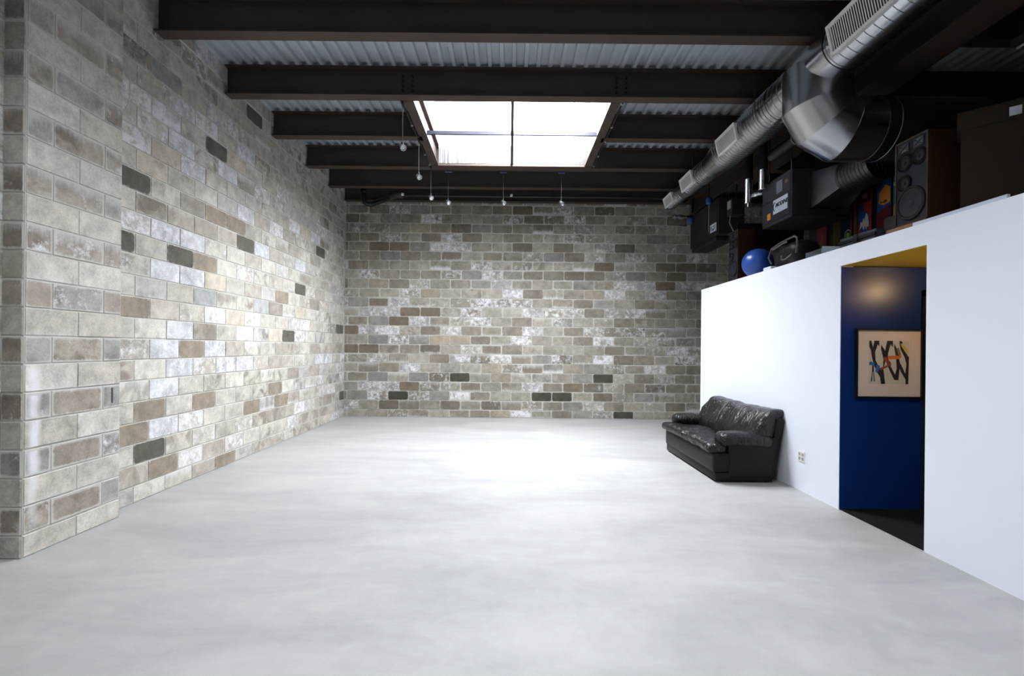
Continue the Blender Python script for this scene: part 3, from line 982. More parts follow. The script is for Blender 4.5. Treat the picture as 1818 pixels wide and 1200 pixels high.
def spiral_prof(t0, t1, r, pitch, ridge):
    ridge *= 1.35
    out = [(t0, r)]
    t = t0 + 0.01
    while t + pitch < t1 - 0.01:
        out += [(t + pitch - 0.012, r), (t + pitch - 0.009, r + ridge), (t + pitch - 0.006, r + ridge), (t + pitch - 0.002, r)]
        t += pitch
    out.append((t1, r))
    return out


duct = thing('spiral_duct', (DX, 4.0, DZc - 0.24), 'long shiny galvanised spiral duct stepping down towards the back wall', 'duct')


def duct_part(name, y0, y1, r0, r1=None, pitch=None, ridge=0.004, caps=False, x=DX, z=DZc, mat='galv', parent=duct):
    mb = MB()
    prof = spiral_prof(0, y1 - y0, r0, pitch, ridge) if pitch else [(0, r0), (0.03, r0), (y1 - y0 - 0.03, r1), (y1 - y0, r1)]
    mb.lathe((x, y0, z), (0, 1, 0), prof, 48, caps, ref=(1, 0, 0))
    return mb.build(name, M[mat], parent, smooth=True, angle=20)


duct_part('wide_section', 0.6, 5.35, 0.228, pitch=0.098)
duct_part('wide_section', 5.35, 6.78, 0.232, pitch=0.062, ridge=0.005)
duct_part('reducer', 6.78, 7.20, 0.234, 0.172)
duct_part('middle_section', 7.20, 8.14, 0.170, pitch=0.062, ridge=0.005)
duct_part('reducer', 8.14, 8.38, 0.172, 0.132)
duct_part('narrow_section', 8.38, 9.08, 0.130, pitch=0.06, ridge=0.004)
mb = MB().lathe((DX, 9.08, DZc), (0, 1, 0), [(0, 0.136), (0.03, 0.136), (0.03, 0.02)], 40, True)
mb.build('end_cap', M['galv'], duct, smooth=True)
# smooth coupling sleeves
mb = MB().lathe((DX, 4.36, DZc), (0, 1, 0), [(0, 0.234), (0.5, 0.234)], 48, False, ref=(1, 0, 0))
mb.build('sleeve', M['galv'], duct, smooth=True)


def register(y0, y1, rad, ang, wide, nlou):
    """louvred supply register screwed to the duct; ang = direction of its face normal in the x-z plane"""
    a = R(ang)
    nrm = Vector((math.cos(a), 0, math.sin(a)))
    tan = Vector((-math.sin(a), 0, math.cos(a)))
    yv = Vector((0, 1, 0))
    c0 = Vector((DX, (y0 + y1) / 2, DZc)) + nrm * (rad + 0.006)
    rt = Matrix((yv, tan, nrm)).transposed()
    hl, hw, b = (y1 - y0) / 2, wide / 2, 0.028

    def bx(mb, u0, u1, v0, v1, n0, n1, tilt=0):
        p = c0 + yv * ((u0 + u1) / 2) + tan * ((v0 + v1) / 2) + nrm * ((n0 + n1) / 2)
        h = Vector(((u1 - u0) / 2, (v1 - v0) / 2, (n1 - n0) / 2))
        rr = rt @ Matrix.Rotation(tilt, 3, 'Y') if tilt else rt
        mb.box(p - h, p + h, rot=rr)
        return mb
    mb = MB()
    bx(mb, -hl, hl, hw - b, hw, 0, 0.016)
    bx(mb, -hl, hl, -hw, -hw + b, 0, 0.016)
    bx(mb, -hl, -hl + b, -hw + b, hw - b, 0, 0.016)
    bx(mb, hl - b, hl, -hw + b, hw - b, 0, 0.016)
    # collar bedded into the round duct
    dp = rad * (1 - math.sqrt(max(0, 1 - min(1, (hw * 0.9 / rad)) ** 2))) + 0.03
    bx(mb, -hl + 0.012, hl - 0.012, hw - 0.022, hw - 0.010, -dp, 0)
    bx(mb, -hl + 0.012, hl - 0.012, -hw + 0.010, -hw + 0.022, -dp, 0)
    bx(mb, -hl + 0.012, -hl + 0.020, -hw + 0.02, hw - 0.02, -dp, 0)
    bx(mb, hl - 0.020, hl - 0.012, -hw + 0.02, hw - 0.02, -dp, 0)
    fr = mb.build('register', M['white_metal'], duct)
    mb = MB()
    for i in range(nlou):
        u = -hl + b + (i + 0.5) * (2 * hl - 2 * b) / nlou
        bx(mb, u - 0.0055, u + 0.0055, -hw + b, hw - b, 0.002, 0.0035)
    mb.build('louvers', M['white_metal'], fr)
    mb = bx(MB(), -hl + b, hl - b, -hw + b, hw - b, -0.012, -0.009)
    mb.build('damper_back', M['slot_dark'], fr)


register(3.33, 4.24, 0.238, 193, 0.27, 34)
register(5.98, 6.52, 0.244, 193, 0.235, 22)
register(7.58, 8.08, 0.182, 195, 0.22, 20)
register(8.62, 9.06, 0.142, 197, 0.19, 18)

# branch elbow (mitred gores) and the branch towards the heater
EC = Vector((3.447, 4.80, 4.104))
ER, Er = 0.335, 0.308


def ering(th, mid, r=Er, n=48, shift=0.0):
    """ring of the mitred elbow on the cut plane at angle th (degrees, measured round EC in x-z)"""
    t, m = R(th), R(mid)
    rad = Vector((math.cos(t), 0, math.sin(t)))
    tm = Vector((-math.sin(m), 0, math.cos(m)))
    pts = []
    for i in range(n):
        a = 2 * math.pi * i / n
        q = (ER + r * math.cos(a)) / math.cos(t - m)
        pts.append(EC + rad * q + Vector((0, r * math.sin(a), 0)) + tm * shift)
    return pts


def skin(name, rings, mat, parent, cap0=False, cap1=False):
    mb = MB()
    vs_ = [[mb.bm.verts.new(p) for p in r] for r in rings]
    n = len(vs_[0])
    for p, q in zip(vs_, vs_[1:]):
        for i in range(n):
            mb.bm.faces.new((p[i], p[(i + 1) % n], q[(i + 1) % n], q[i]))
    if cap0:
        mb.bm.faces.new(vs_[0])
    if cap1:
        mb.bm.faces.new(vs_[-1])
    return mb.build(name, mat, parent, smooth=True, angle=40)


def top_ring(z, r):
    return [Vector((EC.x - (ER + r * math.cos(2 * math.pi * i / 48)), EC.y + r * math.sin(2 * math.pi * i / 48), z)) for i in range(48)]


def bead(th, mid):
    a = ering(th, mid, Er + 0.001, shift=-0.006)
    b = ering(th, mid, Er + 0.007, shift=-0.003)
    c = ering(th, mid, Er + 0.007, shift=0.003)
    d = ering(th, mid, Er + 0.001, shift=0.006)
    return [a, b, c, d]


# top gore: saddle edge fitted to the round duct above
sad = []
for i in range(48):
    a = 2 * math.pi * i / 48
    x = EC.x - (ER + Er * math.cos(a))
    y = EC.y + Er * math.sin(a)
    dx = x - DX
    z = DZc - math.sqrt(max(0.0, 0.232 ** 2 - dx * dx)) + 0.01 if abs(dx) < 0.232 else DZc + 0.02
    z = max(z, DZc - 0.235)
    sad.append(Vector((x, y, min(z, DZc + 0.03))))
skin('elbow_gore', [sad, ering(195, 180)], M['galv'], duct)
skin('elbow_gore', [ering(195, 210), ering(225, 210)], M['galv'], duct)
skin('elbow_gore', [ering(225, 240), ering(255, 240)], M['galv'], duct)
for th in (195, 225, 255):
    skin('seam', bead(th, th), M['galv'], duct)
endr = [p.copy() for p in ering(255, 270)]
endx = [Vector((3.62, p.y, p.z)) for p in ering(270, 270)]
skin('elbow_gore', [endr, endx], M['galv'], duct)
mb = MB()
zc = EC.z - ER
prof = [(0, 0.312), (0.02, 0.316), (0.04, 0.312)]
prof += [(0.12, 0.305), (0.125, 0.310), (0.135, 0.310), (0.14, 0.305), (1.02, 0.305)]
mb.lathe((3.62, EC.y, zc), (1, 0, 0), prof, 48, True)
mb.build('branch_section', M['galv_dull'], duct, smooth=True)
# pencil mark on the upper gore
tx = text_mesh('pencil_mark', '20', 0.085, simple('pencil_grey', (0.13, 0.13, 0.14, 1), 0.6), None, (0, 0, 0), (1, 0, 0), (0, 0, 1), shear=0.25, extrude=0.0004)
for v in tx.data.vertices:
    xa = 0.10 + v.co.x
    a = xa / Er
    zz = 4.215 + v.co.z
    rr_ = Er + 0.0015 + v.co.y
    v.co = Vector((EC.x - ER + math.sin(a) * rr_, EC.y - math.cos(a) * rr_, zz))
adopt(tx, duct)

# strap hangers of the main duct
for hy in (2.0, 5.55, 7.6):
    rr_ = 0.236 if hy < 7 else 0.178
    mb = MB().tube([(DX + rr_ * math.cos(a_), hy, DZc + rr_ * math.sin(a_)) for a_ in [R(k) for k in range(0, -181, -12)]], 0.006, 6)
    mb.tube([(DX - rr_, hy, DZc), (DX - rr_, hy, BZ - 0.005)], 0.005, 6)
    mb.tube([(DX + rr_, hy, DZc), (DX + rr_, hy, BZ - 0.005)], 0.005, 6)
    mb.build('strap_hanger', M['galv_dull'], duct)

# supply duct from the heater to the branch
sd_ = thing('supply_duct', (4.07, 5.5, 3.4), 'grey spiral duct with square-to-round cone behind the elbow', 'duct')
mb = MB()
sq = []
rd = []
for i in range(48):
    a = 2 * math.pi * i / 48 + 0.0001
    ca, sa = math.cos(a), math.sin(a)
    k = 0.235 / max(abs(ca), abs(sa))
    sq.append(Vector((4.07 + ca * k, 6.0, 3.56 + sa * k * 0.98)))
    rd.append(Vector((4.07 + ca * 0.205, 5.62, 3.60 + sa * 0.205)))
o_ = skin('cone', [sq, rd], M['galv_dull'], sd_)
mb.lathe((4.07, 5.135, 3.60), (0, 1, 0), spiral_prof(0, 0.485, 0.203, 0.055, 0.004), 48, False, ref=(1, 0, 0))
mb.build('spiral_section', M['galv_dull'], sd_, smooth=True, angle=50)
mb = MB()
for lo, hi in (((3.81, 6.0, 3.31), (3.84, 6.024, 3.81)), ((4.30, 6.0, 3.31), (4.33, 6.024, 3.81)), ((3.84, 6.0, 3.31), (4.30, 6.024, 3.335)), ((3.84, 6.0, 3.785), (4.30, 6.024, 3.81))):
    mb.box(lo, hi)
mb.build('flange', M['galv_dull'], sd_)

# ---------------------------------------------------------------- heaters hung over the loft
h1 = thing('unit_heater', (3.95, 6.4, 3.23), 'grey hanging gas heater with large white maker label and orange sticker', 'heater', 'unit heaters over the loft')
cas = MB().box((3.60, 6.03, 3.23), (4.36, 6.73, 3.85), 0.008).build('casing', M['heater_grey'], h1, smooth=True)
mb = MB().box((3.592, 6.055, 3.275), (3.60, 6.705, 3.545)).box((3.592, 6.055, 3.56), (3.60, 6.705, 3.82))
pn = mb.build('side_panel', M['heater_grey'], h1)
lb = MB().box((3.587, 6.10, 3.36), (3.592, 6.43, 3.55)).build('maker_label', M['label_white'], h1)
tag(lb, 'white rectangular label with dark lettering')
text_mesh('lettering', 'MODINE', 0.072, M['label_ink'], lb, (3.5855, 6.235, 3.465), (0, -1, 0), (0, 0, 1), bold=0.003, shear=0.3, extrude=0.0006)
mb = MB()
arc = []
for k in range(0, 17):
    a = R(75 + k * 12)
    arc.append((0.034 * math.cos(a), 0.055 * math.sin(a)))
for q, p in zip(arc, arc[1:]):
    mb.tube([(3.586, 6.388 - q[0], 3.455 + q[1]), (3.586, 6.388 - p[0], 3.455 + p[1])], 0.006, 6)
mb.build('swoosh', M['label_ink'], lb)
st = MB().box((3.588, 6.50, 3.315), (3.592, 6.58, 3.405)).build('sticker', M['orange_sticker'], h1)
tag(st, 'bright orange warning sticker')
MB().box((3.588, 6.22, 3.62), (3.592, 6.36, 3.78)).build('rating_plate', simple('rating_plate_grey', (0.16, 0.18, 0.22, 1), 0.4), h1)
MB().box((3.588, 6.10, 3.70), (3.592, 6.16, 3.745)).build('sticker', simple('faded_orange', (0.2, 0.07, 0.02, 1), 0.5), h1)
for x_ in (3.65, 4.30):
    for y_ in (6.12, 6.64):
        MB().cyl((x_, y_, 3.845), (x_, y_, 4.96), 0.008, n=8).build('hanger_rod', M['black_pipe'], h1)

for i, (fx, fy, lab) in enumerate(((3.50, 6.93, 'shiny steel flue pipe with a drain stub, left of the pair by the heater'), (3.51, 6.55, 'shorter shiny steel flue pipe joined to the heater by a sleeve'))):
    f = thing('flue_pipe', (fx, fy, 3.7), lab, 'flue', 'flues beside the hanging heater')
    zb = 3.665 if i == 0 else 3.74
    MB().lathe((fx, fy, zb), (0, 0, 1), [(0, 0.052), (0.006, 0.058), (0.02, 0.058), (0.02, 0.055), (4.02 - zb, 0.055)], 28).build('pipe', M['chrome'], f, smooth=True)
    if i == 0:
        MB().cyl((fx, fy, zb - 0.045), (fx, fy, zb), 0.016, n=12).build('drain_stub', M['chrome'], f, smooth=True)
        MB().tube([(fx + 0.05, fy, 3.775), (fx + 0.06, fy - 0.1, 3.775), (3.62, 6.79, 3.775), (3.66, 6.785, 3.775)], 0.042, 20).build('sleeve', M['chrome'], f, smooth=True)
    else:
        MB().tube([(fx, fy, 3.80), (3.575, fy, 3.80), (3.586, fy, 3.80)], 0.05, 20).build('sleeve', M['chrome'], f, smooth=True)
    MB().cyl((fx, fy, 4.02), (fx, fy, 4.24), 0.06, n=24).build('collar', M['black'], f, smooth=True)
    MB().cyl((fx, fy, 4.24), (fx, fy, 4.97), 0.055, n=20).build('riser', M['black'], f, smooth=True)

h2 = thing('unit_heater', (3.8, 8.8, 3.52), 'darker grey hanging heater with a small label near the back wall', 'heater', 'unit heaters over the loft')
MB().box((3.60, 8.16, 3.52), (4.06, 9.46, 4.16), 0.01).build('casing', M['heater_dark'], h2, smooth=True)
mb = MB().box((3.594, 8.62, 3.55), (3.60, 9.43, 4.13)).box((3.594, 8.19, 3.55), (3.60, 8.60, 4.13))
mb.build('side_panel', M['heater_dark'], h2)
lb = MB().box((3.589, 8.22, 3.60), (3.594, 8.46, 3.74)).build('maker_label', M['label_white'], h2)
tag(lb, 'small white label with blue print')
mb = MB().box((3.5875, 8.40, 3.62), (3.589, 8.43, 3.715)).box((3.5875, 8.31, 3.62), (3.589, 8.37, 3.66)).box((3.5875, 8.31, 3.68), (3.589, 8.35, 3.71)).box((3.5875, 8.25, 3.62), (3.589, 8.275, 3.72))
mb.build('print', M['label_ink'], lb)
MB().box((3.62, 8.30, 3.44), (3.95, 9.40, 3.52), 0.01).build('drip_tray', M['heater_dark'], h2, smooth=True)
for y_ in (8.3, 9.3):
    MB().cyl((4.045, y_, 4.155), (4.045, y_, 4.96), 0.008, n=8).build('hanger_rod', M['black_pipe'], h2)
for i, (rx, ry, za, zb_) in enumerate(((3.52, 9.22, 3.42, 3.98), (3.52, 8.36, 3.60, 4.10))):
    t = thing('pull_rod', (rx, ry, za), ('blue-capped thin rod hanging beside the far end of the darker heater', 'blue-capped thin rod hanging beside the near end of the darker heater')[i], 'rod', 'blue-capped rods by the heater')
    MB().cyl((rx, ry, za), (rx, ry, zb_), 0.008, n=8).build('rod', M['cable_grey'], t)
    MB().lathe((rx, ry, zb_ - 0.01), (0, 0, 1), [(0, 0.035), (0.02, 0.052), (0.10, 0.052), (0.125, 0.03), (0.13, 0.012)], 20).build('cap', M['blue_cap'], t, smooth=True)
    MB().cyl((rx, ry, zb_ + 0.10), (rx, ry, 4.97), 0.006, n=8).build('rod', M['black_pipe'], t)
# gas valve fittings on the pipe above the darker heater
t = thing('gas_valve', (3.55, 9.62, 4.2), 'small silver gas valve fittings on the pipe by the back wall', 'valve')
MB().lathe((3.30, 9.62, 4.22), (1, 0, 0), [(0, 0.03), (0.04, 0.03), (0.04, 0.055), (0.07, 0.055), (0.07, 0.03), (0.13, 0.03), (0.13, 0.05), (0.21, 0.05), (0.21, 0.03), (0.3, 0.03)], 16).build('fitting', M['steel'], t, smooth=True)
MB().tube([(3.6, 9.62, 4.22), (3.70, 9.62, 4.22), (3.72, 9.62, 4.30), (3.72, 9.62, 4.96)], 0.025, 10).build('pipe', M['black_pipe'], t, smooth=True)
MB().box((3.42, 9.60, 4.03), (3.60, 9.63, 4.05)).build('handle', M['steel'], t)
# junction box with cables between the heaters
t = thing('junction_box', (3.69, 7.75, 3.72), 'small grey electrical box with drooping cable between the two heaters', 'electrical box')
MB().box((3.60, 7.66, 3.72), (3.80, 7.84, 3.98), 0.006).build('box', M['heater_dark'], t, smooth=True)
MB().box((3.594, 7.69, 3.83), (3.60, 7.81, 3.96)).build('cover', M['cable_grey'], t)
MB().tube([(3.62, 7.75, 3.725), (3.60, 7.74, 3.6), (3.605, 7.6, 3.42), (3.62, 7.5, 3.25), (3.64, 7.45, 3.2)], 0.008, 8).build('cable', M['cable_grey'], t, smooth=True)
MB().tube([(3.65, 7.8, 3.975), (3.63, 7.85, 4.1), (3.65, 7.78, 4.18), (3.66, 7.7, 4.22)], 0.007, 8).build('cable', M['black'], t, smooth=True)
MB().cyl((3.73, 7.77, 3.975), (3.73, 7.77, 4.248), 0.012, n=8).build('conduit', M['black_pipe'], t)

# ---------------------------------------------------------------- pipes
t = thing('drain_pipe', (0, 9.9, 4.6), 'black iron pipe running along the back wall with an elbow at the left', 'pipe')
MB().cyl((-2.42, 9.90, 4.70), (3.28, 9.90, 4.70), 0.042, n=20).build('straight_run', M['black_pipe'], t, smooth=True)
MB().tube([(-2.99, 9.52, 4.97), (-2.99, 9.52, 4.52), (-2.975, 9.53, 4.44), (-2.93, 9.55, 4.405), (-2.86, 9.59, 4.41), (-2.52, 9.83, 4.63)], 0.055, 18).build('elbow_run', M['black_pipe'], t, smooth=True)
MB().tube([(-2.56, 9.80, 4.605), (-2.48, 9.86, 4.66), (-2.42, 9.895, 4.695), (-2.28, 9.90, 4.70)], 0.062, 18).build('coupling', M['cast_iron'], t, smooth=True)
MB().lathe((-2.99, 9.52, 4.62), (0, 0, 1), [(0, 0.06), (0.01, 0.068), (0.09, 0.068), (0.1, 0.06)], 18).build('coupling', M['black_pipe'], t, smooth=True)
for x_ in (-2.2, -0.28, 0.06):
    mb = MB().tube([(x_, 9.90 + 0.05 * math.cos(R(k)), 4.70 + 0.05 * math.sin(R(k))) for k in range(0, 361, 20)], 0.006, 6, False).cyl((x_, 9.90, 4.75), (x_, 9.90, 4.97), 0.007, n=8)
    mb.build('hanger_ring', M['cast_iron'], t)
for x_ in (-2.28, 0.0):
    MB().cyl((x_ - 0.02, 9.845, 4.70), (x_ + 0.03, 9.845, 4.70), 0.03, n=10).build('cleanout_plug', M['white_metal'], t)
t = thing('gas_pipe', (3.58, 7, 4.15), 'thick black pipe running above the loft behind the duct', 'pipe')
MB().cyl((3.50, 5.20, 4.11), (3.50, 6.30, 4.11), 0.075, n=24).build('pipe', M['black_pipe'], t, smooth=True)
MB().tube([(3.50, 5.6 + 0, 4.11 + 0.083) if False else (3.50 + 0.083 * math.cos(R(k)), 5.75, 4.11 + 0.083 * math.sin(R(k))) for k in range(0, 361, 20)], 0.007, 6, False).cyl((3.50, 5.75, 4.19), (3.50, 5.75, 4.97), 0.006, n=8).build('hanger_ring', M['cable_grey'], t)

t = thing('loose_wire', (XL + 0.03, 4.11, 3.5), 'thin stiff wire hooked over the far edge of the block pillar', 'wire')
MB().tube([(PX + 0.012, 4.06, 4.02), (PX + 0.03, 4.10, 4.0), (PX + 0.04, 4.125, 3.9), (PX + 0.045, 4.125, 3.7), (PX + 0.03, 4.11, 3.58), (PX + 0.016, 4.08, 3.50)], 0.004, 6).build('wire', M['mortar'], t, smooth=True)
# cable clamps where the beams meet the left wall
for i, (y_, z_, lab) in enumerate(((5.94, 4.66, 'nearest'), (7.08, 4.66, 'middle'), (8.24, 4.66, 'farthest'))):
    o = MB().box((XL + 0.012, y_ - 0.0, z_ - 0.03), (XL + 0.035, y_ + 0.012, z_ + 0.05)).box((XL + 0.012, y_, z_ + 0.04), (XL + 0.09, y_ + 0.012, z_ + 0.052)).box((XL + 0.012, y_, z_ - 0.03), (XL + 0.09, y_ + 0.012, z_ - 0.018)).build('beam_clip', M['steel'])
    tag(o, '%s of three small steel clips at the beam ends on the left wall' % lab, 'clip', 'clips at the beam ends')

# ---------------------------------------------------------------- pendant spots on the track round the skylight
LAMPS = [(-1.385, 5.95, 4.04, 'pendant spot at the near end of the left skylight edge', 0), (-1.385, 7.01, 4.05, 'pendant spot midway along the left skylight edge', 0),
         (-1.385, 8.085, 4.085, 'pendant spot hanging at the far left corner of the skylight', 0), (-1.11, 8.26, 4.06, 'left one of the three pendant spots along the far skylight edge', 1),
         (-0.14, 8.26, 4.06, 'pendant spot hanging at the middle of the far skylight edge', 1), (0.88, 8.26, 4.06, 'right one of the three pendant spots along the far skylight edge', 1)]
for x_, y_, z_, lab, far in LAMPS:
    t = thing('pendant_spotlight', (x_, y_, z_ - 0.05), lab, 'pendant light', 'pendant spots round the skylight')
    MB().cyl((x_, y_, z_ + 0.05), (x_, y_, BZ - 0.012), 0.004, n=6).build('cable', M['black'], t)
    if far:
        MB().box((x_ - 0.06, y_ - 0.02, BZ - 0.03), (x_ + 0.06, y_ + 0.02, BZ - 0.002), 0.003).build('canopy', simple('blue_grey_canopy', (0.05, 0.06, 0.14, 1), 0.4), t)
    else:
        MB().box((x_ - 0.015, y_ - 0.03, BZ - 0.03), (x_ + 0.015, y_ + 0.03, BZ - 0.002), 0.003).build('canopy', M['black'], t)
    ax = Vector((0.5, -0.6, -0.62)).normalized()
    p = Vector((x_, y_, z_))
    MB().lathe(p - ax * 0.045, ax, [(0, 0.012), (0.01, 0.026), (0.05, 0.034), (0.085, 0.040), (0.085, 0.034), (0.07, 0.028)], 20, False).build('lamp_head', M['steel'], t, smooth=True)
    MB().lathe(p + ax * 0.026, ax, [(0, 0.027), (0.004, 0.0)], 16, False).build('lens', M['white_metal'], t, smooth=True)
    MB().lathe((x_, y_, z_ + 0.035), (0, 0, 1), [(0, 0.014), (0.02, 0.014), (0.03, 0.006)], 12).build('swivel', M['black'], t, smooth=True)
for s, nm in ((-1, 'left'), (1, 'right')):
    x_ = s * 1.40
    t = thing('track_rail', (x_, 7, BZ), 'thin black lighting track along the %s edge of the skylight' % nm, 'track rail', 'lighting tracks at the skylight')
    MB().cyl((x_, 5.94, BZ + 0.012), (x_, 8.06, BZ + 0.012), 0.013, n=10).build('rail', M['black_pipe'], t, smooth=True)
    for y_ in (5.98, 6.6, 7.05, 7.6, 8.02):
        MB().box((x_ - 0.016, y_ - 0.014, BZ - 0.004), (x_ + 0.016, y_ + 0.014, BZ + 0.028), 0.004).build('clip', M['steel'], t, smooth=True)
t = thing('track_rail', (0, 8.26, BZ), 'thin dark lighting track along the far edge of the skylight', 'track rail', 'lighting tracks at the skylight')
MB().cyl((-1.36, 8.262, BZ + 0.010), (1.36, 8.262, BZ + 0.010), 0.012, n=10).build('rail', M['black_pipe'], t, smooth=True)

M['horn_grey'] = simple('horn_grey', (0.022, 0.025, 0.03, 1), 0.5, spec=0.2)
# ---------------------------------------------------------------- two big loudspeakers
def loudspeaker(name_label, x0, x1, y0, y1, z0, z1):
    t = thing('loudspeaker', ((x0 + x1) / 2, (y0 + y1) / 2, z0), name_label, 'loudspeaker', 'tall wooden loudspeakers on the loft')
    wd, ht = y1 - y0, z1 - z0
    mb = MB().box((x0 + 0.012, y0, z0), (x1, y1, z1), 0.003)
    for lo, hi in (((x0, y0, z0), (x0 + 0.012, y0 + 0.014, z1)), ((x0, y1 - 0.014, z0), (x0 + 0.012, y1, z1)), ((x0, y0, z1 - 0.014), (x0 + 0.012, y1, z1)), ((x0, y0, z0), (x0 + 0.012, y1, z0 + 0.02))):
        mb.box(lo, hi)
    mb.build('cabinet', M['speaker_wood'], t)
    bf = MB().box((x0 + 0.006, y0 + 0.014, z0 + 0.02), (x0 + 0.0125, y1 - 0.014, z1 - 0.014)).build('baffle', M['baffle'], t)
    # x of the faces decreases towards the room
    fx = x0 + 0.006

    def driver(nm, v, h, r, mat):
        yy = y1 - wd * v
        zz = z0 + ht * h
        d = MB().lathe((fx, yy, zz), (-1, 0, 0), [(0, r), (0.008, r), (0.012, r * 0.95), (0.010, r * 0.88), (0.004, r * 0.84)], 40, False).build(nm, M['cone_black'], t, smooth=True, angle=60)
        MB().lathe((fx, yy, zz), (-1, 0, 0), [(0.003, r * 0.86), (0.009, r * 0.80), (0.004, r * 0.70), (-0.004, r * 0.25), (0.0, r * 0.22), (0.004, r * 0.12), (0.005, 0.0)], 40, False).build('cone', M[mat], d, smooth=True, angle=60)
    driver('woofer', 0.50, 0.245, 0.135 * wd / 0.31, 'cone_grey')
    driver('midrange', 0.29, 0.50, 0.068 * wd / 0.31, 'cone_black')
    driver('midrange', 0.30, 0.735, 0.073 * wd / 0.31, 'cone_black')
    driver('midrange', 0.74, 0.745, 0.068 * wd / 0.31, 'cone_black')
    for v in (0.28, 0.72):
        yy = y1 - wd * v
        hn = MB().box((fx - 0.006, yy - 0.045 * wd / 0.31, z0 + ht * 0.865), (fx, yy + 0.045 * wd / 0.31, z0 + ht * 0.955)).build('tweeter_horn', M['horn_grey'], t)
        a = 0.04 * wd / 0.31
        mb = MB().tube([(fx - 0.007, yy - a, z0 + ht * 0.872), (fx - 0.007, yy + a, z0 + ht * 0.948)], 0.0025, 6).tube([(fx - 0.007, yy + a, z0 + ht * 0.872), (fx - 0.007, yy - a, z0 + ht * 0.948)], 0.0025, 6)
        mb.build('cross_vane', M['cone_black'], hn)
    return t


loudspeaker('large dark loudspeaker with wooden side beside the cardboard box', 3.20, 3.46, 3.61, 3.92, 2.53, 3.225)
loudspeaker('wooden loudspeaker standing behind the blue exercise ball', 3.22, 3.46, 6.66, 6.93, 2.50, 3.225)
o = MB().box((3.17, 3.60, ZL - 0.004), (3.50, 3.97, 2.527), 0.003).build('base_board', M['brown_board'])
tag(o, 'reddish brown board under the large dark loudspeaker', 'board')
o = MB().box((3.145, 2.98, ZL - 0.003), (3.168, 3.68, 2.515), 0.002).build('loose_plank', M['white_board'])
tag(o, 'pale narrow plank lying on the partition edge below the loudspeaker', 'board')

# cardboard boxes at the right end
def rot_box(mb, c, half, ang, bev=0):
    mb.box(Vector(c) - Vector(half), Vector(c) + Vector(half), bev, rot=Matrix.Rotation(ang, 3, 'Z'))
    return mb


ANG = math.atan2(3.446 - 3.25, 3.39 - 3.20)      # top view turn of the left face
t = thing('cardboard_box', (3.52, 3.42, ZL), 'tall brown cardboard box with a lid at the right end of the loft', 'box', 'cardboard boxes on the loft')
ca = -math.atan2(0.205, 0.20)
dirx = Vector((0.72, -0.69, 0))
nrm_ = Vector((-0.69, -0.72, 0))
cA = Vector((3.25, 3.40, 0))
ln, dp_ = 0.34, 0.25


def oriented(mb, s0, s1, d0, d1, z0, z1):
    """box in the frame of the cardboard box: s along its visible face, d behind it"""
    a = cA + dirx * s0 - nrm_ * d0
    pts = [a, a + dirx * (s1 - s0), a + dirx * (s1 - s0) - nrm_ * (d1 - d0), a - nrm_ * (d1 - d0)]
    mb.prism([(p.x, p.y, z0) for p in pts], (0, 0, z1 - z0))
    return mb


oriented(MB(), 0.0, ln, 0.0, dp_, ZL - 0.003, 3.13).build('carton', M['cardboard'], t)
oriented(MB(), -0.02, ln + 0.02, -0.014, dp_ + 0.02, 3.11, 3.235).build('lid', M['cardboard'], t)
mb = oriented(MB(), 0.24, 0.30, -0.018, -0.0145, 3.13, 3.19)
mb.build('tape', M['tape'], t)
t = thing('cardboard_box', (3.75, 3.0, ZL), 'smaller taped carton at the far right of the loft edge', 'box', 'cardboard boxes on the loft')
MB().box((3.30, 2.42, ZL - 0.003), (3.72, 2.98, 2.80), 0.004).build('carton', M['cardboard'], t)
MB().box((3.292, 2.60, 2.56), (3.299, 2.95, 2.66)).build('tape', M['clear'], t)

# exercise ball, bag, paper
o = MB().lathe((3.345, 6.36, ZL - 0.003), (0, 0, 1), [(0.197 * (1 - math.cos(R(k))), max(0.197 * math.sin(R(k)), 0.0005)) for k in range(0, 181, 6)], 48).build('exercise_ball', M['ball_blue'], smooth=True, angle=80)
tag(o, 'shiny blue exercise ball on the partition edge', 'ball')

t = thing('duffel_bag', (3.40, 5.55, ZL), 'black nylon bag with a grey trimmed handle slumped on the partition edge', 'bag')


def bagf(q, n):
    q = q.copy()
    q += Vector((noise.noise(q * 7), noise.noise(q * 7 + Vector((5, 0, 0))), noise.noise(q * 7 + Vector((0, 9, 0))))) * 0.028
    return q


MB().soft((3.20, 5.28, ZL - 0.004 + 0.02), (3.50, 5.72, 2.755), 0.07, (0.0, 0.02, 0.0), fn=bagf).build('body', M['bag'], t, smooth=True, angle=80)
MB().tube([(3.185, 5.735, 2.56), (3.165, 5.76, 2.64), (3.18, 5.73, 2.74), (3.21, 5.62, 2.782), (3.21, 5.45, 2.795), (3.20, 5.30, 2.80), (3.19, 5.235, 2.765), (3.185, 5.225, 2.67), (3.19, 5.25, 2.60)], 0.011, 8).build('handle', M['bag_trim'], t, smooth=True)
MB().tube([(3.188, 5.72, 2.725), (3.175, 5.6, 2.735), (3.172, 5.47, 2.752), (3.19, 5.42, 2.76)], 0.009, 8).build('zip_piping', M['bag_trim'], t, smooth=True)
MB().tube([(3.172, 5.50, 2.62), (3.165, 5.49, 2.565), (3.165, 5.42, 2.56), (3.17, 5.30, 2.60)], 0.007, 8).build('strap', M['bag_trim'], t, smooth=True)
o = MB().box((3.20, 5.78, ZL - 0.003), (3.29, 5.95, 2.545), 0.004).build('paper_stack', M['label_white'])
tag(o, 'small white stack of paper beside the black bag', 'paper')

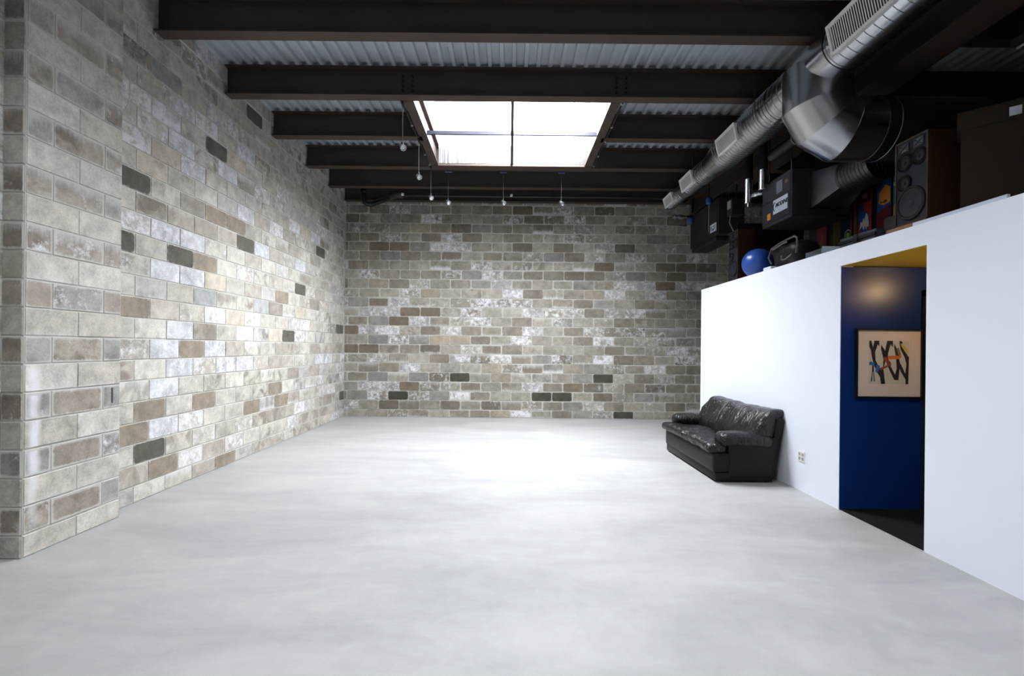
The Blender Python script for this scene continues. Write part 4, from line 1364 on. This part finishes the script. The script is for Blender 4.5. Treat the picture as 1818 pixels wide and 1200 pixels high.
# grey case, clear tray and clamp
t = thing('storage_case', (3.6, 4.7, ZL), 'flat grey plastic case with black latch left of the large loudspeaker', 'case')
MB().box((3.40, 4.38, ZL - 0.004), (3.75, 4.86, 2.66), 0.012).build('body', M['grey_plastic'], t, smooth=True)
MB().box((3.385, 4.37, 2.60), (3.40, 4.87, 2.625)).build('rim', M['black'], t)
MB().box((3.375, 4.58, 2.575), (3.386, 4.64, 2.65), 0.003).build('latch', M['black'], t)
t = thing('plastic_tray', (3.4, 5.05, ZL), 'crumpled clear plastic tray between the bag and the grey case', 'tray')
mb = MB().box((3.24, 4.90, ZL - 0.003), (3.44, 5.16, 2.52)).box((3.24, 4.90, 2.52), (3.25, 5.16, 2.575)).box((3.43, 4.90, 2.52), (3.44, 5.16, 2.60)).box((3.25, 5.15, 2.52), (3.43, 5.16, 2.58)).box((3.25, 4.90, 2.52), (3.43, 4.91, 2.60))
mb.build('shell', M['clear'], t)
o = MB().box((3.46, 4.2, ZL - 0.003), (3.50, 4.36, 2.74), 0.003).build('clamp_bar', M['black'])
tag(o, 'black upright bar beside the grey case', 'bar')

# ---------------------------------------------------------------- skateboard decks standing along the loft
def deck_outline(w_, h_, n=12):
    r = w_ / 2
    pts = []
    for k in range(n + 1):
        a = math.pi * k / n
        pts.append((r * math.cos(a), h_ - r + r * math.sin(a)))
    for k in range(n + 1):
        a = math.pi + math.pi * k / n
        pts.append((r * math.cos(a), r + r * math.sin(a)))
    return pts


def skateboard(yc, zb, col, lab, shapes, w_=0.215, h_=0.82, x=4.60):
    t = thing('skateboard_deck', (x, yc, zb), lab, 'skateboard deck', 'skateboard decks standing in the loft')
    # u to the viewer's right is -y
    P = lambda u, v, d=0: Vector((x - d, yc - u, zb + v))
    MB().prism([P(u, v) for u, v in deck_outline(w_, h_)], (0.012, 0, 0)).build('board', M[col], t)
    for i, (cm, poly) in enumerate(shapes):
        MB().prism([P(u, v, 0.0012 + 0.0008 * i) for u, v in poly], (0.0006, 0, 0)).build('graphic', M[cm], t)
    return t


def disc(u, v, a, b, n=20):
    return [(u + a * math.cos(2 * math.pi * k / n), v + b * math.sin(2 * math.pi * k / n)) for k in range(n)]


SZ = 2.88
skateboard(6.11, SZ, 'deck_red', 'red deck with a white flame shape on a blue disc', [
    ('deck_maroon', [(-0.1, 0.56), (0.1, 0.56), (0.1, 0.70), (0.06, 0.78), (-0.06, 0.78), (-0.1, 0.70)]), ('deck_pink', disc(0.0, 0.645, 0.05, 0.04)),
    ('deck_blue', [(-0.105, 0.30), (-0.01, 0.33), (-0.01, 0.54), (-0.105, 0.54)]), ('deck_blue', disc(0.0, 0.30, 0.095, 0.145)),
    ('deck_white', [(-0.085, 0.22), (-0.06, 0.33), (-0.04, 0.30), (-0.02, 0.36), (0.0, 0.34), (0.03, 0.42), (0.06, 0.38), (0.075, 0.28), (0.07, 0.22), (0.05, 0.25), (0.035, 0.20), (0.01, 0.25), (-0.01, 0.20), (-0.04, 0.26)]),
    ('deck_black', [(-0.085, 0.05), (0.0, 0.12), (0.06, 0.04), (0.03, 0.03), (0.0, 0.07), (-0.05, 0.03)])])
skateboard(5.80, SZ, 'deck_blue', 'blue deck with orange angular patches', [
    ('deck_maroon', [(-0.1, 0.10), (0.1, 0.10), (0.1, 0.42), (-0.1, 0.36)]),
    ('deck_orange', [(-0.075, 0.47), (-0.07, 0.60), (0.03, 0.68), (0.10, 0.63), (0.10, 0.45), (0.0, 0.43)]), ('deck_olive', [(-0.05, 0.50), (-0.02, 0.47), (0.03, 0.50), (0.06, 0.47), (0.03, 0.455), (-0.05, 0.47)]),
    ('deck_navy', [(-0.09, 0.62), (-0.01, 0.70), (-0.05, 0.74), (-0.1, 0.70)])])
skateboard(5.55, SZ, 'deck_green', 'green deck with a large orange curved shape, nearest the large loudspeaker', [
    ('deck_orange', [(-0.10, 0.20), (-0.10, 0.36), (-0.04, 0.47), (0.05, 0.52), (0.10, 0.50), (0.10, 0.14), (-0.02, 0.13)]), ('deck_red', disc(0.07, 0.32, 0.04, 0.12)),
    ('deck_black', [(-0.08, 0.30), (-0.02, 0.36), (-0.01, 0.30), (-0.05, 0.27)]), ('deck_pale', [(-0.1, 0.62), (0.1, 0.56), (0.1, 0.59), (-0.1, 0.66)])])
skateboard(6.60, SZ - 0.10, 'deck_olive', 'dark olive deck with a pale rounded outline', [
    ('deck_pale', [(0.04, 0.22), (0.09, 0.25), (0.10, 0.62), (0.09, 0.62), (0.08, 0.27), (0.03, 0.24)]), ('deck_navy', disc(-0.02, 0.16, 0.05, 0.08))])
skateboard(6.40, SZ - 0.22, 'deck_navy', 'navy deck with a small green badge in a pale ring', [
    ('deck_pale', disc(0.03, 0.42, 0.062, 0.075)), ('deck_black', disc(0.03, 0.42, 0.05, 0.06)), ('deck_lime', disc(0.03, 0.42, 0.034, 0.034)), ('deck_red', [(0.085, 0.20), (0.10, 0.20), (0.10, 0.7), (0.085, 0.7)])], x=4.57)
skateboard(6.95, SZ - 0.10, 'deck_maroon', 'dark maroon deck with a scribbled grey pattern', [
    ('deck_olive', [(-0.06, 0.2), (-0.02, 0.26), (-0.05, 0.33), (0.0, 0.4), (-0.04, 0.48), (0.03, 0.42), (0.01, 0.32), (0.05, 0.24), (0.0, 0.2)])])
o = MB().box((4.585, 6.24, ZL - 0.003), (4.625, 6.285, 3.75), 0.002).build('timber_post', M['brown_board'])
tag(o, 'thin upright timber strip between the red and navy skateboard decks', 'timber post')
t = thing('storage_shelf', (4.8, 6.3, ZL), 'dark low shelf behind and under the row of skateboard decks', 'shelf')
MB().box((4.55, 5.40, ZL - 0.003), (4.98, 6.24, SZ - 0.003), 0.004).build('plinth', M['heater_dark'], t)
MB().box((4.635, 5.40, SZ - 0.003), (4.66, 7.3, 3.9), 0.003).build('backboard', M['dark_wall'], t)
MB().box((4.55, 6.285, ZL - 0.003), (4.98, 7.3, 2.537), 0.003).build('plinth', M['heater_dark'], t)
o = MB().box((4.60, 6.50, 2.538), (4.68, 7.2, 2.655), 0.003).build('crate', M['heater_dark'])
tag(o, 'low dark crate under the maroon and olive decks', 'crate')
# dim sheet leaning behind the ball, wire rack
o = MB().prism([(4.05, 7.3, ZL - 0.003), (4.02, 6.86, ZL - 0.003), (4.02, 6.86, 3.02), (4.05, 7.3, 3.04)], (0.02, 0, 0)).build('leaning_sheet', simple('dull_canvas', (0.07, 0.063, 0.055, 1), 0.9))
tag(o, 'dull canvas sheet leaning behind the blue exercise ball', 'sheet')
o = MB().box((3.56, 7.38, ZL - 0.003), (4.60, 7.40, 3.50)).build('dark_backing_panel', M['black'])  # added panel that blacks out the lit back wall behind the loft
tag(o, 'black upright panel added to darken the gap behind the wooden loudspeaker', 'panel')
t = thing('wire_rack', (4.0, 6.45, ZL), 'dark wire rack between the ball and the black bag', 'rack')
mb = MB()
for y_ in (6.30, 6.60):
    for x_ in (3.90, 4.10):
        mb.cyl((x_, y_, ZL - 0.003), (x_, y_, 2.98), 0.007, n=6)
mb.build('upright', M['black_pipe'], t)
mb = MB()
for z_ in (2.62, 2.72, 2.84, 2.96):
    for x_ in (3.90, 4.10):
        mb.cyl((x_, 6.30, z_), (x_, 6.60, z_), 0.005, n=6)
    for y_ in (6.30, 6.60):
        mb.cyl((3.90, y_, z_), (4.10, y_, z_), 0.005, n=6)
mb.build('shelf_wire', M['black_pipe'], t)
# dark strip light at the far right over the loft
t = thing('strip_light', (4.4, 3.4, 4.3), 'dark unlit strip light hanging over the cardboard boxes', 'strip light')
MB().box((4.28, 3.0, 4.13), (4.42, 4.05, 4.19), 0.004).build('housing', M['heater_dark'], t)
MB().cyl((4.32, 3.03, 4.115), (4.32, 4.02, 4.115), 0.013, n=12).build('tube', simple('unlit_tube', (0.25, 0.25, 0.24, 1), 0.3), t)
mb = MB()
for y_ in (3.2, 3.85):
    mb.cyl((4.35, y_, 4.19), (4.35, y_, 4.97), 0.005, n=6)
mb.build('hanger_wire', M['cable_grey'], t)

# ---------------------------------------------------------------- sofa
sofa = thing('sofa', (2.72, 6.15, 0), 'black leather two-seat sofa with padded arms against the white partition', 'sofa')
Y0s, Y1s = 5.32, 6.99
YM = (Y0s + Y1s) / 2


def wrinkle(amp, sc, ydep=True):
    def f(q, n):
        q = q.copy()
        v = Vector((q.x * 3 * sc, q.y * 7 * sc, q.z * 2 * sc))
        k = noise.noise(v) + 0.5 * noise.noise(v * 2.1)
        q += Vector((-0.5, 0, 0.8)) * k * amp
        return q
    return f


MB().box((2.345, Y0s + 0.006, 0.018), (3.0, Y1s - 0.006, 0.112), 0.012, seg=2).build('plinth', M['leather_matte'], sofa, smooth=True)
for yy in (Y0s + 0.09, Y1s - 0.09):
    for xx in (2.45, 2.95):
        MB().lathe((xx, yy, 0), (0, 0, 1), [(0, 0.024), (0.01, 0.03), (0.036, 0.03)], 16).build('foot', M['black'], sofa, smooth=True)
MB().soft((2.325, Y0s + 0.005, 0.105), (2.52, Y1s - 0.005, 0.335), 0.035, (0.016, 0, 0)).build('front_rail', M['leather_matte'], sofa, smooth=True, angle=80)
for a, b in ((Y0s, Y0s + 0.17), (Y1s - 0.17, Y1s)):
    arm = MB()
    pts = [(2.495, 0.055), (2.985, 0.055), (3.065, 0.52), (2.495, 0.46)]
    arm.prism([(x_, a, z_) for x_, z_ in pts], (0, b - a, 0))
    bmesh.ops.bevel(arm.bm, geom=list(arm.bm.edges), offset=0.02, segments=3, affect='EDGES', profile=0.5)
    panel = arm.build('armrest', M['leather_matte'], sofa, smooth=True, angle=50)

    def padf(q, n):
        q = q.copy()
        s_ = (q.x - 2.40) / 0.6
        q.z += -0.03 * max(0, s_) + 0.012 * math.sin(s_ * 3)
        k = noise.noise(Vector((q.x * 22, q.y * 6, q.z * 6)))
        q.z += 0.006 * k * max(0, s_)
        return q
    MB().soft((2.40, a - 0.015, 0.395), (3.02, b + 0.06 if a < 6 else b + 0.012, 0.56), 0.075, (0.0, 0.0, 0.012), fn=padf).build('arm_pad', M['leather'], panel, smooth=True, angle=80)


def seatf(y_a, y_b):
    def f(q, n):
        q = q.copy()
        t_ = (q.y - y_a) / (y_b - y_a)
        back = max(0.0, min(1.0, (q.x - 2.30) / 0.5))
        sag = math.sin(math.pi * max(0, min(1, t_)))
        if n.z > -0.2:
            q.z += 0.020 * sag - 0.018 * back
            q.z += 0.007 * noise.noise(Vector((q.x * 5, q.y * 26, 1.3))) * (0.3 + back)
        q.x += (-0.015 + 0.03 * noise.noise(Vector((q.y * 5, q.z * 3, 4.4)))) * max(0, -n.x)
        return q
    return f


for a, b in ((Y0s + 0.005, YM - 0.003), (YM + 0.003, Y1s - 0.005)):
    # nose runs across the arm fronts, the cushion proper sits between the arms
    MB().soft((2.285, a, 0.325), (2.485, b, 0.435), 0.05, (0.01, 0, 0.006), fn=seatf(a, b)).build('seat_front', M['leather'], sofa, smooth=True, angle=80)
    ia = max(a, Y0s + 0.172)
    ib = min(b, Y1s - 0.172)
    MB().soft((2.40, ia, 0.20), (2.93, ib, 0.428), 0.05, (0, 0, 0.012), fn=seatf(ia, ib)).build('seat_cushion', M['leather'], sofa, smooth=True, angle=80)
bk = MB().prism([(2.95, Y0s + 0.01, 0.055), (3.035, Y0s + 0.01, 0.055), (3.128, Y0s + 0.01, 0.70), (3.128, Y0s + 0.01, 0.735), (3.04, Y0s + 0.01, 0.735)], (0, Y1s - Y0s - 0.02, 0))
bmesh.ops.bevel(bk.bm, geom=list(bk.bm.edges), offset=0.015, segments=2, affect='EDGES', profile=0.5)
bk.build('back_panel', M['leather_matte'], sofa, smooth=True, angle=50)


def backf(q, n):
    q = q.copy()
    zt = (q.z - 0.36) / 0.46
    # lean towards the wall
    q.x += 0.235 * zt
    # gathers fanning from the seat seam, deepest at the middle of each seat
    u = (q.y - YM) / 0.8
    if n.x < 0.3:
        ang = math.atan2(q.z - 0.30, (q.y - YM) * 1.0)
        fan = noise.noise(Vector((ang * 5.0, zt * 1.6, 7.7))) + 0.6 * noise.noise(Vector((ang * 13.0, zt * 2.2, 2.1)))
        edge = 0.35 + 0.65 * min(1, max(0, zt))
        q.x += 0.027 * fan * edge
        q.x += 0.03 * math.exp(-(u / 0.09) ** 2) * (1 - zt)          # tuck at the middle
        q.x -= 0.045 * math.sin(math.pi * max(0, min(1, zt)))            # belly
    if n.z > 0.2:
        q.z += 0.010 * noise.noise(Vector((q.y * 9, 3.3, 0))) - 0.014 * math.exp(-(u / 0.16) ** 2)
        q.z += 0.014 * abs(u) ** 3
    return q


MB().soft((2.74, Y0s + 0.03, 0.36), (2.945, Y1s - 0.02, 0.815), 0.055, (0.02, 0, 0.0), fn=backf).build('back_cushion', M['leather'], sofa, smooth=True, angle=80)

# ---------------------------------------------------------------- wall outlet
t = thing('wall_outlet', (XW, 5.035, 0.32), 'white double outlet plate low on the partition beside the sofa', 'outlet')
MB().box((XW - 0.006, 4.978, 0.315), (XW - 0.0005, 5.092, 0.43), 0.002).build('plate', M['white_plastic'], t)
for yy in (5.008, 5.062):
    for zz in (0.350, 0.396):
        rc = MB().box((XW - 0.0085, yy - 0.017, zz - 0.017), (XW - 0.006, yy + 0.017, zz + 0.017), 0.002).build('socket', simple('socket_grey', (0.42, 0.42, 0.40, 1), 0.4), t)
        MB().box((XW - 0.009, yy - 0.009, zz - 0.004), (XW - 0.0084, yy - 0.006, zz + 0.008)).box((XW - 0.009, yy + 0.006, zz - 0.004), (XW - 0.0084, yy + 0.009, zz + 0.008)).build('slots', M['slot_dark'], rc)

# ---------------------------------------------------------------- framed print on the blue wall
FX0, FX1, FZ0, FZ1 = 3.272, 3.900, 1.068, 1.722
YW = DY1 - 0.008
pf = thing('framed_print', ((FX0 + FX1) / 2, YW, FZ0), 'black framed abstract print with wide cream mat on the blue wall', 'picture')
b_ = 0.014
mb = MB()
for lo, hi in (((FX0, FZ0), (FX0 + b_, FZ1)), ((FX1 - b_, FZ0), (FX1, FZ1)), ((FX0 + b_, FZ0), (FX1 - b_, FZ0 + b_)), ((FX0 + b_, FZ1 - b_), (FX1 - b_, FZ1))):
    mb.box((lo[0], YW - 0.03, lo[1]), (hi[0], YW, hi[1]))
mb.build('frame', M['picture_frame'], pf)
MB().box((FX0 + b_, YW - 0.014, FZ0 + b_), (FX1 - b_, YW - 0.002, FZ1 - b_)).build('mat_board', M['mat_board'], pf)
ux0, ux1, uz0, uz1 = 3.395, 3.775, 1.200, 1.608
# embossed plate edge
mb = MB()
e = 0.004
for lo, hi in (((ux0 - 0.012, uz0 - 0.03), (ux0 - 0.012 + e, uz1 + 0.025)), ((ux1 + 0.014, uz0 - 0.03), (ux1 + 0.014 + e, uz1 + 0.025)), ((ux0 - 0.012, uz0 - 0.03), (ux1 + 0.018, uz0 - 0.03 + e)), ((ux0 - 0.012, uz1 + 0.021), (ux1 + 0.018, uz1 + 0.025))):
    mb.box((lo[0], YW - 0.016, lo[1]), (hi[0], YW - 0.014, hi[1]))
mb.build('plate_edge', M['mat_board'], pf)
pr = MB().box((ux0, YW - 0.0155, uz0), (ux1, YW - 0.014, uz1)).build('print', M['print_paper'], pf)
# shapes in the picture: coordinates read in a 0..1200 grid, print spans (332,360)-(845,885)


def art(mat, pts, lay):
    P = [(ux0 + (x_ - 332) / 513 * (ux1 - ux0), YW - 0.0158 - 0.0003 * lay, uz1 - (y_ - 360) / 525 * (uz1 - uz0)) for x_, y_ in pts]
    MB().prism(P, (0, 0.0002, 0)).build('ink_shape', M[mat], pr)


art('ink_black', [(338, 360), (362, 360), (385, 440), (403, 360), (465, 360), (465, 430), (445, 405), (412, 500), (420, 600), (470, 690), (520, 700), (545, 885), (490, 885), (478, 800), (430, 730), (395, 640), (372, 560), (360, 480), (338, 430)], 0)
art('ink_black', [(375, 640), (398, 640), (398, 730), (412, 855), (398, 855), (392, 740), (382, 740), (378, 855), (362, 855), (376, 720)], 1)
art('ink_black', [(488, 405), (540, 480), (566, 360), (638, 360), (638, 440), (610, 400), (580, 500), (575, 560), (600, 650), (670, 770), (690, 700), (680, 560), (655, 440), (655, 390), (690, 460), (715, 560), (735, 640), (712, 838), (660, 835), (610, 740), (545, 600), (525, 690), (515, 690), (520, 580), (488, 460)], 0)
art('ink_black', [(722, 362), (750, 362), (765, 385), (740, 400), (745, 420), (800, 500), (845, 560), (838, 885), (804, 885), (804, 830), (740, 730), (712, 640), (740, 640), (800, 760), (812, 640), (790, 560), (735, 460)], 1)
art('ink_olive', [(685, 455), (715, 438), (745, 530), (735, 570), (720, 575)], 2)
art('ink_yellow', [(735, 400), (755, 388), (830, 470), (825, 505), (808, 500)], 3)
art('ink_orange', [(570, 545), (690, 537), (715, 545), (715, 580), (580, 585)], 2)
art('ink_orange', [(715, 545), (742, 520), (750, 555), (720, 580)], 4)
art('ink_rust', [(510, 570), (545, 550), (620, 630), (615, 665), (590, 665), (525, 590)], 3)
art('ink_rust', [(470, 715), (480, 690), (590, 645), (600, 665), (500, 715)], 4)
art('ink_blue', [(336, 620), (370, 612), (380, 622), (405, 625), (408, 668), (375, 665), (370, 655), (340, 658)], 3)
art('ink_blue', [(430, 645), (475, 665), (470, 705), (440, 750), (415, 735), (420, 705)], 3)

# ---------------------------------------------------------------- hallway spotlight on its mustard ceiling
LX, LY, LZ = 4.02, 3.72, DZ - 0.10
t = thing('ceiling_spot', (LX, LY, LZ), 'warm spotlight on the hallway ceiling just out of sight', 'spotlight')
MB().lathe((LX, LY, DZ - 0.005), (0, 0, -1), [(0, 0.05), (0.012, 0.05), (0.016, 0.012), (0.05, 0.012)], 20).build('canopy', M['steel'], t, smooth=True)
MB().lathe((LX, LY, LZ + 0.05), (0, 0, -1), [(0, 0.02), (0.02, 0.032), (0.08, 0.042), (0.08, 0.038), (0.06, 0.034)], 20, False).build('lamp_head', M['steel'], t, smooth=True)
MB().lathe((LX, LY, LZ - 0.012), (0, 0, -1), [(0, 0.033), (0.012, 0.022), (0.016, 0.0)], 16, False).build('bulb', simple('glowing_bulb', (1, 0.75, 0.45, 1), 0.5, emit=(1, 0.62, 0.28, 1), estr=30), t, smooth=True)
ld = bpy.data.lights.new('hall_spot_light', 'POINT')
ld.energy = 10
ld.color = (1.0, 0.66, 0.34)
ld.shadow_soft_size = 0.05
lo_ = bpy.data.objects.new('hall_spot_light', ld)
COL.objects.link(lo_)
lo_.location = (LX - 0.02, LY + 0.05, LZ - 0.06)
